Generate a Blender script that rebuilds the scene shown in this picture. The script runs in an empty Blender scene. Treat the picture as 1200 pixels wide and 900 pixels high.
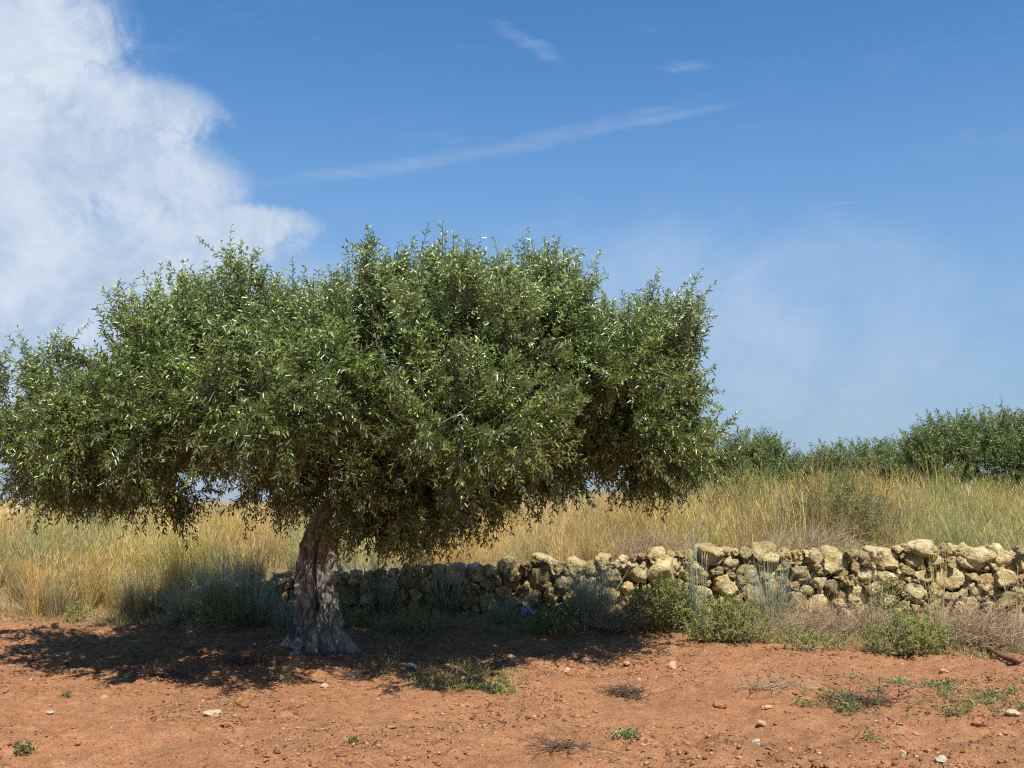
import bpy, bmesh, math
import numpy as np
from mathutils import Vector

rng = np.random.default_rng(11)
sc = bpy.context.scene
COL = sc.collection
R = math.radians

# ------------------------------------------------------------------ camera geometry (photo grid is 1200 x 900)
F = 1166.67
PITCH = math.atan(140 / F)
CAMZ = 1.6
CP, SP = math.cos(PITCH), math.sin(PITCH)

def ray(u, v):
    a, b = (u - 600) / F, (450 - v) / F
    return np.array([a, CP - b * SP, SP + b * CP])

def at(u, v, Y):
    d = ray(u, v)
    return d * (Y / d[1]) + np.array([0, 0, CAMZ])

# ------------------------------------------------------------------ noise
def _hash(ix, iy, iz, seed):
    h = (ix.astype(np.int64) * 374761393 + iy.astype(np.int64) * 668265263 + iz.astype(np.int64) * 2147483647 + seed * 144665) & 0xffffffff
    h = ((h ^ (h >> 13)) * 1274126177) & 0xffffffff
    h = ((h ^ (h >> 16)) * 2246822519) & 0xffffffff
    return ((h ^ (h >> 15)) & 0xffffff) / float(0xffffff)

def vnoise(P, seed=0):
    P = np.asarray(P, float)
    i = np.floor(P).astype(np.int64); f = P - i
    f = f * f * (3 - 2 * f)
    out = 0
    for dx in (0, 1):
        wx = f[:, 0] if dx else 1 - f[:, 0]
        for dy in (0, 1):
            wy = f[:, 1] if dy else 1 - f[:, 1]
            for dz in (0, 1):
                wz = f[:, 2] if dz else 1 - f[:, 2]
                out = out + wx * wy * wz * _hash(i[:, 0] + dx, i[:, 1] + dy, i[:, 2] + dz, seed)
    return out * 2 - 1

def fbm(P, octaves=4, seed=0, gain=.5):
    P = np.asarray(P, float)
    s = 0; a = 1.0
    for o in range(octaves):
        s = s + a * vnoise(P * (2.03 ** o) + 17.3 * o, seed + o)
        a *= gain
    return s

def sstep(a, b, x):
    t = np.clip((x - a) / (b - a), 0, 1)
    return t * t * (3 - 2 * t)

def nrm(A):
    return A / np.maximum(np.linalg.norm(A, axis=-1, keepdims=True), 1e-9)

# ------------------------------------------------------------------ mesh building
def build(name, V, faces, mats, parent=None, origin=(0, 0, 0), smooth=False, tint=None, mat_ids=None, props=None, crease=None):
    """one mesh object; faces = list of (m,k) int arrays; tint = (n,3) per-vertex colour"""
    V = np.asarray(V, float) - np.asarray(origin, float)
    me = bpy.data.meshes.new(name)
    faces = [np.asarray(f, np.int32) for f in faces if len(f)]
    n_l = sum(f.size for f in faces); n_p = sum(len(f) for f in faces)
    me.vertices.add(len(V)); me.loops.add(n_l); me.polygons.add(n_p)
    me.vertices.foreach_set('co', V.astype(np.float32).ravel())
    me.loops.foreach_set('vertex_index', np.concatenate([f.ravel() for f in faces]))
    starts = []; s = 0
    for f in faces:
        starts.append(s + np.arange(len(f)) * f.shape[1]); s += f.size
    me.polygons.foreach_set('loop_start', np.concatenate(starts).astype(np.int32))
    if mat_ids is not None:
        me.polygons.foreach_set('material_index', np.asarray(mat_ids, np.int32))
    if smooth:
        me.polygons.foreach_set('use_smooth', np.ones(n_p, bool))
    for m in (mats if isinstance(mats, (list, tuple)) else [mats]):
        me.materials.append(m)
    if tint is not None:
        at_ = me.attributes.new('tint', 'FLOAT_COLOR', 'POINT')
        c = np.ones((len(V), 4), np.float32); c[:, :3] = tint
        at_.data.foreach_set('color', c.ravel())
    me.update(calc_edges=True)
    o = bpy.data.objects.new(name, me)
    COL.objects.link(o)
    if parent is not None:
        o.parent = parent
    else:
        o.location = origin
    if props:
        tag(o, **props)
    return o

def tag(o, label=None, cat=None, group=None, kind=None):
    if label: o['label'] = label
    if cat: o['category'] = cat
    if group: o['group'] = group
    if kind: o['kind'] = kind
    return o

def empty(name, loc, label, cat, group=None):
    o = bpy.data.objects.new(name, None)
    o.empty_display_size = .2
    COL.objects.link(o); o.location = loc
    return tag(o, label, cat, group)

class Bag:
    """collects pieces of one mesh"""
    def __init__(s): s.V = []; s.F = {}; s.T = []; s.n = 0; s.M = {}
    def add(s, V, F, tint=None, m=0):
        V = np.asarray(V, float)
        s.V.append(V)
        s.T.append(np.broadcast_to(np.asarray(tint if tint is not None else (.5, .5, .5), float), (len(V), 3)))
        for f in (F if isinstance(F, list) else [F]):
            f = np.asarray(f)
            if len(f):
                s.F.setdefault((f.shape[1], m), []).append(f + s.n)
        s.n += len(V)
    def make(s, name, mats, **k):
        keys = list(s.F)
        fs = [np.concatenate(s.F[q]) for q in keys]
        ids = np.concatenate([np.full(len(f), q[1]) for f, q in zip(fs, keys)])
        return build(name, np.concatenate(s.V), fs, mats, tint=np.concatenate(s.T), mat_ids=ids, **k)

def tube(path, rad, sides=6, cap=True):
    path = np.asarray(path, float); rad = np.asarray(rad, float)
    n = len(path)
    t = nrm(np.gradient(path, axis=0))
    ref = np.array([0.31, 0.87, 0.23]); ref /= np.linalg.norm(ref)
    a = nrm(np.cross(t, ref)); b = np.cross(t, a)
    th = np.linspace(0, 2 * np.pi, sides, endpoint=False)
    V = path[:, None, :] + rad[:, None, None] * (np.cos(th)[None, :, None] * a[:, None, :] + np.sin(th)[None, :, None] * b[:, None, :])
    V = V.reshape(-1, 3)
    i = np.arange(n - 1)[:, None] * sides; j = np.arange(sides)[None, :]; k = (j + 1) % sides
    Q = np.stack([i + j, i + k, i + sides + k, i + sides + j], -1).reshape(-1, 4)
    Fs = [Q]
    if cap:
        V = np.vstack([V, path[-1:] + t[-1:] * rad[-1]])
        e = (n - 1) * sides
        Fs.append(np.stack([e + np.arange(sides), e + (np.arange(sides) + 1) % sides, np.full(sides, n * sides)], -1))
    return V, Fs

def many_tubes(P, rad, sides=3):
    """P (n,k,3), rad (n,k): n thin tubes at once"""
    n, k, _ = P.shape
    t = nrm(np.gradient(P, axis=1))
    ref = np.array([0.31, 0.87, 0.23])
    a = nrm(np.cross(t, ref)); b = np.cross(t, a)
    th = np.linspace(0, 2 * np.pi, sides, endpoint=False)
    V = P[:, :, None, :] + rad[:, :, None, None] * (np.cos(th)[:, None] * a[:, :, None, :] + np.sin(th)[:, None] * b[:, :, None, :])
    base = (np.arange(n)[:, None, None] * k + np.arange(k - 1)[None, :, None]) * sides
    j = np.arange(sides)[None, None, :]; j2 = (j + 1) % sides
    Q = np.stack([base + j, base + j2, base + sides + j2, base + sides + j], -1).reshape(-1, 4)
    return V.reshape(-1, 3), Q

# ------------------------------------------------------------------ materials
def new_mat(name):
    m = bpy.data.materials.new(name); m.use_nodes = True
    nt = m.node_tree; nt.nodes.clear()
    out = nt.nodes.new('ShaderNodeOutputMaterial')
    return m, nt, out

def N(nt, kind, **k):
    n = nt.nodes.new(kind)
    for a, b in k.items():
        if a == 'i':
            for q, w in b.items(): n.inputs[q].default_value = w
        else: setattr(n, a, b)
    return n

def noise_node(nt, vec, scale, detail=5, rough=.55, dist=0):
    n = N(nt, 'ShaderNodeTexNoise', i={'Scale': scale, 'Detail': detail, 'Roughness': rough, 'Distortion': dist})
    nt.links.new(vec, n.inputs['Vector'])
    return n.outputs['Fac']

def ramp(nt, fac, stops):
    r = N(nt, 'ShaderNodeValToRGB')
    el = r.color_ramp.elements
    while len(el) < len(stops): el.new(.5)
    for e, (p, c) in zip(el, stops):
        e.position = p
        e.color = (*c, 1) if not np.isscalar(c) else (c, c, c, 1)
    nt.links.new(fac, r.inputs[0])
    return r.outputs[0]

def mix(nt, fac, a, b, mode='MIX'):
    n = N(nt, 'ShaderNodeMix', data_type='RGBA', blend_type=mode)
    for s, x in ((n.inputs[0], fac), (n.inputs[6], a), (n.inputs[7], b)):
        if hasattr(x, 'links'): nt.links.new(x, s)
        elif np.isscalar(x): s.default_value = x
        else: s.default_value = (*x, 1)
    return n.outputs[2]

def tint_node(nt):
    n = N(nt, 'ShaderNodeAttribute', attribute_name='tint')
    s = N(nt, 'ShaderNodeSeparateColor'); nt.links.new(n.outputs['Color'], s.inputs[0])
    return n.outputs['Color'], s.outputs

def bump(nt, h, strength, dist):
    b = N(nt, 'ShaderNodeBump', i={'Strength': strength, 'Distance': dist})
    nt.links.new(h, b.inputs['Height'])
    return b.outputs['Normal']

def geom_pos(nt):
    return N(nt, 'ShaderNodeNewGeometry').outputs['Position']

def mat_soil():
    m, nt, out = new_mat('red_soil')
    P = geom_pos(nt)
    t, ch = tint_node(nt)
    big = noise_node(nt, P, .9, 4)
    mid = noise_node(nt, P, 7, 6, .65)
    fine = noise_node(nt, P, 55, 5, .7)
    c1 = ramp(nt, big, [(.3, (.279, .131, .059)), (.7, (.360, .176, .085))])
    c2 = ramp(nt, mid, [(.32, (.25, .105, .044)), (.5, (.324, .155, .072)), (.72, (.441, .230, .122))])
    c = mix(nt, .55, c1, c2)
    sp = ramp(nt, fine, [(.36, .42), (.47, .95), (.7, 1.22)])
    c = mix(nt, 1.0, c, sp, 'MULTIPLY')
    straw = ramp(nt, mid, [(.3, (.17, .115, .06)), (.6, (.29, .21, .11))])
    c = mix(nt, ch[0], c, straw)
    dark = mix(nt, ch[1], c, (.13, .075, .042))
    b = N(nt, 'ShaderNodeBsdfPrincipled', i={'Roughness': .95})
    b.inputs['Specular IOR Level'].default_value = .15
    nt.links.new(dark, b.inputs['Base Color'])
    h = N(nt, 'ShaderNodeMath', operation='ADD'); nt.links.new(mid, h.inputs[0]); nt.links.new(fine, h.inputs[1])
    nt.links.new(bump(nt, h.outputs[0], .9, .02), b.inputs['Normal'])
    nt.links.new(b.outputs[0], out.inputs[0])
    return m

def mat_leaf(name, dark, light, under, trans=.28, rough=.42, spec=.5):
    """two-sided leaf: glossy upper face, pale felted under face; per-leaf tint"""
    m, nt, out = new_mat(name)
    t, ch = tint_node(nt)
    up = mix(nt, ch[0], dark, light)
    un = mix(nt, ch[0], [x * .42 for x in under], under)  # low-tint undersides darkened, painting the shade under the lower crown
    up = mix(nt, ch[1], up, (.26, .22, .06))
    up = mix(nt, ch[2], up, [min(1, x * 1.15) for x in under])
    g = N(nt, 'ShaderNodeNewGeometry')
    c = mix(nt, g.outputs['Backfacing'], up, un)
    b = N(nt, 'ShaderNodeBsdfPrincipled', i={'Roughness': rough})
    b.inputs['Specular IOR Level'].default_value = spec
    nt.links.new(c, b.inputs['Base Color'])
    tr = N(nt, 'ShaderNodeBsdfTranslucent')
    tc = mix(nt, .6, up, (.20, .32, .04))
    nt.links.new(tc, tr.inputs['Color'])
    ms = N(nt, 'ShaderNodeMixShader', i={0: trans})
    nt.links.new(b.outputs[0], ms.inputs[1]); nt.links.new(tr.outputs[0], ms.inputs[2])
    nt.links.new(ms.outputs[0], out.inputs[0])
    return m

def mat_blade(name, trans=.3, rough=.6, spec=.3):
    m, nt, out = new_mat(name)
    t, ch = tint_node(nt)
    b = N(nt, 'ShaderNodeBsdfPrincipled', i={'Roughness': rough})
    b.inputs['Specular IOR Level'].default_value = spec
    nt.links.new(t, b.inputs['Base Color'])
    tr = N(nt, 'ShaderNodeBsdfTranslucent'); nt.links.new(t, tr.inputs['Color'])
    ms = N(nt, 'ShaderNodeMixShader', i={0: trans})
    nt.links.new(b.outputs[0], ms.inputs[1]); nt.links.new(tr.outputs[0], ms.inputs[2])
    nt.links.new(ms.outputs[0], out.inputs[0])
    return m

def mat_bark():
    m, nt, out = new_mat('olive_bark')
    P = N(nt, 'ShaderNodeTexCoord').outputs['Object']
    mp = N(nt, 'ShaderNodeMapping', i={'Scale': (1, 1, .5)}); nt.links.new(P, mp.inputs[0])
    a = noise_node(nt, mp.outputs[0], 14, 7, .65, .6)
    b2 = noise_node(nt, P, 3.2, 4)
    f = noise_node(nt, mp.outputs[0], 70, 4, .7)
    c = ramp(nt, a, [(.36, (.048, .036, .026)), (.5, (.215, .19, .155)), (.64, (.47, .435, .37))])
    c = mix(nt, ramp(nt, b2, [(.52, 0.0), (.66, .6)]), c, (.33, .28, .19))
    c = mix(nt, 1.0, c, ramp(nt, f, [(.3, .65), (.6, 1.1)]), 'MULTIPLY')
    b = N(nt, 'ShaderNodeBsdfPrincipled', i={'Roughness': .9}); b.inputs['Specular IOR Level'].default_value = .2
    nt.links.new(c, b.inputs['Base Color'])
    h = N(nt, 'ShaderNodeMath', operation='MULTIPLY_ADD', i={1: .35}); nt.links.new(f, h.inputs[0]); nt.links.new(a, h.inputs[2])
    nt.links.new(bump(nt, h.outputs[0], 1.0, .035), b.inputs['Normal'])
    nt.links.new(b.outputs[0], out.inputs[0])
    return m

def mat_stone():
    m, nt, out = new_mat('limestone')
    P = geom_pos(nt)
    t, ch = tint_node(nt)
    a = noise_node(nt, P, 5, 6, .6)
    f = noise_node(nt, P, 38, 6, .7)
    l = noise_node(nt, P, 13, 6, .7, .5)
    y = noise_node(nt, P, 8.5, 4, .6)
    c = ramp(nt, a, [(.3, (.378, .275, .116)), (.5, (.542, .426, .206)), (.7, (.654, .555, .331))])
    c = mix(nt, ch[1], c, (.46, .27, .13))                  # rusty fresh faces
    c = mix(nt, ramp(nt, y, [(.54, 0.0), (.66, .55)]), c, (.42, .36, .12))   # ochre lichen
    c = mix(nt, ramp(nt, l, [(.55, 0.0), (.64, .8)]), c, (.11, .095, .065))   # grey-black lichen
    c = mix(nt, 1.0, c, ramp(nt, f, [(.33, .45), (.45, 1.0), (.72, 1.2)]), 'MULTIPLY')
    hs = N(nt, 'ShaderNodeHueSaturation'); nt.links.new(c, hs.inputs['Color'])
    mr = N(nt, 'ShaderNodeMapRange', i={1: 0, 2: 1, 3: .58, 4: 1.15}); nt.links.new(ch[0], mr.inputs[0])
    nt.links.new(mr.outputs[0], hs.inputs['Value'])
    b = N(nt, 'ShaderNodeBsdfPrincipled', i={'Roughness': .92}); b.inputs['Specular IOR Level'].default_value = .2
    nt.links.new(hs.outputs[0], b.inputs['Base Color'])
    h = N(nt, 'ShaderNodeMath', operation='MULTIPLY_ADD', i={1: .5}); nt.links.new(f, h.inputs[0]); nt.links.new(l, h.inputs[2])
    nt.links.new(bump(nt, h.outputs[0], 1.0, .06), b.inputs['Normal'])
    nt.links.new(b.outputs[0], out.inputs[0])
    return m

def mat_plain(name, col, rough=.7, spec=.3, nscale=25, var=.3, bmp=.0):
    m, nt, out = new_mat(name)
    P = geom_pos(nt)
    n = noise_node(nt, P, nscale, 4)
    c = ramp(nt, n, [(.3, [x * (1 - var) for x in col]), (.7, [min(1, x * (1 + var)) for x in col])])
    b = N(nt, 'ShaderNodeBsdfPrincipled', i={'Roughness': rough}); b.inputs['Specular IOR Level'].default_value = spec
    nt.links.new(c, b.inputs['Base Color'])
    if bmp: nt.links.new(bump(nt, n, bmp, .02), b.inputs['Normal'])
    nt.links.new(b.outputs[0], out.inputs[0])
    return m

def mat_tinted(name, rough=.95):
    m, nt, out = new_mat(name)
    t, ch = tint_node(nt)
    P = geom_pos(nt)
    c = mix(nt, 1.0, t, ramp(nt, noise_node(nt, P, 60, 4, .7), [(.3, .7), (.7, 1.2)]), 'MULTIPLY')
    b = N(nt, 'ShaderNodeBsdfPrincipled', i={'Roughness': rough}); b.inputs['Specular IOR Level'].default_value = .2
    nt.links.new(c, b.inputs['Base Color'])
    nt.links.new(b.outputs[0], out.inputs[0])
    return m

M_SOIL = mat_soil()
M_LEAF = mat_leaf('olive_leaf', (.036, .066, .010), (.215, .272, .056), (.36, .42, .20), trans=.24, rough=.30, spec=.6)
M_LEAF_FAR = mat_leaf('far_olive_leaf', (.060, .088, .020), (.165, .20, .055), (.30, .34, .16), rough=.45, trans=.34)
M_LEAF_SHRUB = mat_leaf('shrub_leaf', (.14, .18, .030), (.36, .40, .08), (.32, .36, .12), rough=.55, trans=.34)
M_BARK = mat_bark()
M_TWIG = mat_plain('olive_twig', (.095, .085, .045), .85, .2)
M_STONE = mat_stone()
M_BLADE = mat_blade('grass_blade', trans=.38)
M_DRY = mat_plain('dry_twig', (.38, .285, .18), .9, .15, 9, .35)
M_DARKDRY = mat_plain('dark_dry_twig', (.10, .072, .052), .9, .15, 9, .35)
M_FRUIT = mat_plain('green_olive', (.40, .50, .085), .35, .5, 60, .2)
M_WITHER = mat_leaf('withered_leaf', (.30, .13, .045), (.42, .20, .07), (.34, .17, .07))
M_CLOD = mat_tinted('soil_clod')
M_BLUE = mat_plain('blue_plastic', (.24, .40, .70), .4, .5, 12, .15)
M_WHITE = mat_plain('pale_plastic', (.38, .40, .43), .5, .5, 12, .12)

# ------------------------------------------------------------------ terrain
_edge = np.array([(-9, 14.3), (-7.2, 14.2), (-4.9, 13.4), (-3.2, 13.0), (-1, 12.9), (1.1, 12.6), (2.1, 12.3), (3.4, 11.6), (4.6, 11.15), (5.7, 10.95), (9, 11.0)])
def y_edge(x): return np.interp(x, _edge[:, 0], _edge[:, 1])
def y_wall(x): return 13.42 - .06 * np.clip(x, -6, 14)
TREE = np.array([-1.97, 10.4, 0])

def hgt(x, y, detail=True):
    x = np.atleast_1d(np.asarray(x, float)); y = np.atleast_1d(np.asarray(y, float))
    t = y - y_wall(x)
    right = sstep(-5.6, -3.6, x)
    h = .10 * sstep(-1.7, -.2, t) * right
    bank = .50 * sstep(.30, .52, t) * right + (1 - right) * .62 * sstep(-.4, 2.2, t)
    h = h + bank + .012 * np.clip(t, 0, 14) * right
    h = h + .45 * sstep(-1, 6, x) * sstep(1.0, 9, t)
    h = h + .16 * np.exp(-((x - TREE[0]) ** 2 + (y - TREE[1]) ** 2) / .7)
    far = np.hypot(x, y)
    h = h + sstep(35, 90, far) * sstep(3000, 300, far) * (.55 + .7 * fbm(np.stack([x, y, 0 * x], -1) / 38., 3, 13))
    near = sstep(60, 20, np.hypot(x, y))
    P = np.stack([x, y, np.zeros_like(x)], -1)
    h = h + near * (.045 * fbm(P * .8, 3, 3))
    if detail:
        soft = sstep(.6, -.2, t)
        h = h + near * soft * (np.clip(1 + .9 * fbm(P * .6, 2, 77), .3, 2) * (.030 * fbm(P * 3.4, 3, 9)) + .026 * np.abs(fbm(P * 8, 4, 21, .6)))
    return h

def ground_hit(u, v):
    d = ray(u, v)
    ys = np.linspace(5, 40, 3501)
    P = d[None] * (ys / d[1])[:, None]
    g = hgt(P[:, 0], P[:, 1])
    k = np.argmax(P[:, 2] + CAMZ <= g)
    return np.array([P[k, 0], P[k, 1], g[k]])

def on_ground(x, y, dz=0):
    return np.stack([x, y, hgt(x, y) + dz], -1)

gx = np.concatenate([-np.geomspace(3000, 9.2, 42), np.arange(-9, 9.001, .03), np.geomspace(9.2, 3000, 42)])
gy = np.concatenate([-np.geomspace(400, 1, 14), np.array([0, 1.5, 2.5, 3.3, 4.0, 4.6]), np.arange(5, 14.6, .03), np.arange(14.7, 30, .15), np.geomspace(30.5, 4000, 46)])
GX, GY = np.meshgrid(gx, gy)
gxf, gyf = GX.ravel(), GY.ravel()
gz = hgt(gxf, gyf)
nx, ny = len(gx), len(gy)
q = (np.arange(ny - 1)[:, None] * nx + np.arange(nx - 1)[None]).ravel()
e_n = fbm(np.stack([gxf, gyf, 0 * gxf], -1) * 1.7, 4, 5)
field = sstep(-.35, .45, gyf - y_edge(gxf) + .45 * e_n)
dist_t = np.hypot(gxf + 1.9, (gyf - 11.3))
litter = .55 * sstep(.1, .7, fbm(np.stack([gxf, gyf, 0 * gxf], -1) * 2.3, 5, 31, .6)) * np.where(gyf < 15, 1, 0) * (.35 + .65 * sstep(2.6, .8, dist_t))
build('ground', np.stack([gxf, gyf, gz], -1), [np.stack([q, q + 1, q + nx + 1, q + nx], -1)], M_SOIL, smooth=True,
      tint=np.stack([field, litter, 0 * field], -1),
      props=dict(label='red stony soil running back into a dry grass field', cat='ground', kind='structure'))

# ------------------------------------------------------------------ leaves and crowns
def leaves(P, D, Nrm, L, W, fold=.25):
    """P base, D direction, Nrm upper-face normal -> verts (6 per leaf), quads"""
    D = nrm(D); S = nrm(np.cross(D, Nrm)); U = np.cross(S, D)
    L = L[:, None]; W = W[:, None]
    b = P
    mid1 = P + D * L * .36; mid2 = P + D * L * .72 - U * L * .03; tip = P + D * L - U * L * .10
    up = U * W * fold
    V = np.stack([b, mid1 + S * W * .5 + up, mid2 + S * W * .40 + up, tip, mid2 - S * W * .40 + up, mid1 - S * W * .5 + up], 1)
    k = np.arange(len(P))[:, None] * 6
    Q = np.concatenate([k + np.array([0, 1, 2, 3]), k + np.array([0, 3, 4, 5])])
    return V.reshape(-1, 3), Q

def in_lobes(P, C, Rr):
    d = (((P[:, None, :] - C[None]) / Rr[None]) ** 2).sum(-1)
    return d

def shell_points(C, Rr, w, n, mind, r, inner=.5, core=.42):
    """cluster centres spread through the outer part of a union of ellipsoids"""
    w = np.asarray(w, float); w = w / w.sum()
    out = np.zeros((0, 3)); nn = np.zeros((0, 3))
    li = r.choice(len(C), size=n * 8, p=w)
    d = nrm(r.normal(size=(len(li), 3)))
    rad = (inner + (1 - inner) * r.random(len(li)) ** .55) * (1 + .06 * r.normal(size=len(li)))
    P = C[li] + d * Rr[li] * rad[:, None]
    dd = in_lobes(P, C, Rr); dd[np.arange(len(P)), li] = 9
    keep = dd.min(1) > core
    P, d, li = P[keep], nrm(d[keep] / Rr[li[keep]]), li[keep]
    sel = []
    grid = {}
    for i in range(len(P)):
        key = tuple((P[i] // mind).astype(int))
        ok = True
        for a in (-1, 0, 1):
            for b in (-1, 0, 1):
                for c in (-1, 0, 1):
                    for j in grid.get((key[0] + a, key[1] + b, key[2] + c), ()):
                        if ((P[i] - P[j]) ** 2).sum() < mind * mind: ok = False
        if ok:
            grid.setdefault(key, []).append(i); sel.append(i)
            if len(sel) >= n: break
    return P[sel], d[sel], li[sel]

def foliage(Cc, Nn, up, n_shoot, n_leaf, shootL, leafL, leafW, r, spread=.16, stems=True, axisL=.38, yellow=.05):
    """returns (leafV, leafQ, leafTint), (stemV, stemQ), shoot tips"""
    nc = len(Cc)
    Nn = Nn * np.array([1, 1, 1.]); Nn[:, 2] = np.maximum(Nn[:, 2], -.22)
    axis = nrm(Nn * .9 + np.array([0, 0, 1]) * up[:, None] + .35 * r.normal(size=(nc, 3)))
    i = np.repeat(np.arange(nc), n_shoot); ns = len(i)
    f = r.random(ns)
    base = Cc[i] + axis[i] * ((f - .35) * axisL)[:, None] + r.normal(size=(ns, 3)) * spread * .45
    dirs = nrm(axis[i] * .85 + .50 * r.normal(size=(ns, 3)) + np.array([0, 0, .25]) * up[i][:, None])
    Ls = shootL * (.55 + .8 * r.random(ns))
    sag = np.where(up[i] > .3, -.02, .20) * (.6 + .8 * r.random(ns))
    T = np.linspace(0, 1, 4)
    SP_ = base[:, None] + dirs[:, None] * (Ls[:, None] * T)[..., None] - np.array([0, 0, 1]) * (sag[:, None] * Ls[:, None] * T ** 2)[..., None]
    sv, sq = (None, None)
    if stems:
        rad = np.linspace(.0042, .0016, 4)[None] * (.8 + .4 * r.random(ns))[:, None]
        sv, sq = many_tubes(SP_, rad)
    # leaves in opposite pairs
    j = np.arange(n_leaf)
    t = ((j // 2) + .7) / (n_leaf / 2)
    t = np.clip(t[None] + .03 * r.normal(size=(ns, n_leaf)), .04, 1)
    P = base[:, None] + dirs[:, None] * (Ls[:, None] * t)[..., None] - np.array([0, 0, 1]) * (sag[:, None] * Ls[:, None] * t ** 2)[..., None]
    tang = nrm(dirs[:, None] * np.ones_like(t)[..., None] - np.array([0, 0, 2]) * (sag[:, None] * t)[..., None])
    ref = nrm(r.normal(size=(ns, 3)))
    a = nrm(np.cross(dirs, ref)); b = np.cross(dirs, a)
    ph = (j % 2) * np.pi + (j // 2) * (np.pi / 2)
    ph = ph[None] + .35 * r.normal(size=(ns, n_leaf))
    radial = np.cos(ph)[..., None] * a[:, None] + np.sin(ph)[..., None] * b[:, None]
    open_ = (.55 + .5 * r.random((ns, n_leaf)))[..., None]
    D = nrm(tang * (1.05 - open_ * .5) + radial * open_ - np.array([0, 0, .16]))
    uw = np.clip(tang[..., 2:3] * 1.6 - .15, 0, 1)        # drooping shoots turn their leaves face up
    Nr = tang * uw + np.array([0, -.0, 1.]) * (1 - uw) + .40 * r.normal(size=D.shape)
    LL = leafL * (.65 + .55 * r.random((ns, n_leaf))) * (1 - .35 * t)
    WW = leafW * (.75 + .5 * r.random((ns, n_leaf)))
    keep = r.random(ns * n_leaf) > .06
    V, Q = leaves(P.reshape(-1, 3)[keep], D.reshape(-1, 3)[keep], Nr.reshape(-1, 3)[keep], LL.ravel()[keep], WW.ravel()[keep])
    cl = r.random(nc)
    tint0 = np.clip(.22 * np.clip(up[i][:, None], -1, 1.4) - .06 + .62 * cl[i][:, None] ** 1.3 + .42 * r.random((ns, n_leaf)) ** 1.2 + .12 * (t - .5), 0, 1).ravel()[keep]  # drooping low shoots tinted darker, crown shade put into the leaf colour
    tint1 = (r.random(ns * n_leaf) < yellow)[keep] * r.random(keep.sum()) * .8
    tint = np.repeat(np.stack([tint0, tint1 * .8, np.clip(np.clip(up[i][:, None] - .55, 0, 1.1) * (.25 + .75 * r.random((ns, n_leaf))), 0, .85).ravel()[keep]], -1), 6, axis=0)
    return (V, Q, tint), (sv, sq), SP_

# ------------------------------------------------------------------ the olive tree
tb = TREE.copy(); tb[2] = hgt(TREE[0], TREE[1], False)[0]
tree = empty('olive_tree', tb, 'large gnarled olive tree with wide silvery green crown rooted in red soil', 'tree')

# trunk: rings along a leaning centre line, folded and twisted
cl = [(775, 376, .315), (762, 375, .295), (745, 373, .262), (720, 371, .226), (690, 370, .203), (660, 371, .192), (635, 376, .190), (612, 386, .198), (592, 398, .205), (576, 408, .18), (562, 414, .12), (556, 416, .05)]
cz = np.array([at(u, v, 10.4) for v, u, _ in cl]); cr = np.array([c[2] for c in cl])
zz = np.concatenate([[-.10], np.linspace(0, 1, 130)])
cz[0, 2] = tb[2]
zt = cz[:, 2]
nz, nth = len(zz), 144
Zs = zt[0] + zz * (zt[-1] - zt[0])
cx_, cy_ = np.interp(Zs, zt, cz[:, 0]), np.interp(Zs, zt, cz[:, 1])
rr = np.interp(Zs, zt, cr) * .93
th = np.linspace(0, 2 * np.pi, nth, endpoint=False)
hh = (Zs - zt[0])[:, None]; TH = th[None]
tw = TH + .55 * hh + .12 * np.sin(3 * hh)
P3 = np.stack([np.cos(tw) * 1.3, np.sin(tw) * 1.3, np.broadcast_to(hh * .55, tw.shape)], -1).reshape(-1, 3)
ridge = fbm(P3 * 1.9, 4, 41).reshape(nz, nth)
fine = fbm(np.stack([np.cos(tw) * 4, np.sin(tw) * 4, np.broadcast_to(hh * 3.6, tw.shape)], -1).reshape(-1, 3) * 1.6, 5, 43, .6).reshape(nz, nth)
knob = fbm(np.stack([np.cos(TH) + 0 * hh, np.sin(TH) + 0 * hh, hh * 2.2 + 0 * TH], -1).reshape(-1, 3) * 1.5, 3, 47).reshape(nz, nth)
flare = np.exp(-hh / .20)
def root(ang, wid, amp, hs=.22):
    d = np.angle(np.exp(1j * (TH - ang)))
    return amp * np.exp(-(d / wid) ** 2) * np.exp(-hh / hs)
rad = rr[:, None] * (1 + .17 * ridge + .13 * knob + .09 * fine)
def groove(c, w, dep, z0, z1):
    d = np.angle(np.exp(1j * (TH - c)))
    return dep * np.exp(-(d / w) ** 2) * sstep(z0, z0 + .25, hh) * sstep(z1, z1 - .3, hh)
rad -= rr[:, None] * (groove(-np.pi / 2 + .25 - .22 * hh + .12 * np.sin(5 * hh), .13, .55, -.3, 1.45) + groove(-np.pi / 2 - .75 + .1 * hh + .1 * np.sin(4 * hh + 1), .10, .30, -.3, 1.2)
     + groove(-np.pi / 2 + .95 - .15 * hh, .11, .32, -.3, 1.0) + groove(.7, .14, .4, -.3, 1.5) + groove(2.4, .14, .4, -.3, 1.5))
rad += root(np.pi + .15, .28, .15, .14) + root(-np.pi / 2 - .55, .20, .10, .16) + root(-np.pi / 2 + .35, .18, .15, .14) + root(-.25, .3, .16) + root(1.2, .3, .2) + root(2.4, .3, .2)
rad = np.maximum(rad, .02)
lump = fbm(np.stack([np.cos(TH) * .25 + 0 * hh, np.sin(TH) * .25 + 0 * hh, hh + 0 * TH], -1).reshape(-1, 3) * 8, 4, 49, .6).reshape(nz, nth)
rad = rad + .022 * lump
TV = np.stack([cx_[:, None] + rad * np.cos(TH), cy_[:, None] + rad * np.sin(TH), Zs[:, None] + 0 * rad], -1).reshape(-1, 3)
i = np.arange(nz - 1)[:, None] * nth; jj = np.arange(nth)[None]; kk = (jj + 1) % nth
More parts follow.
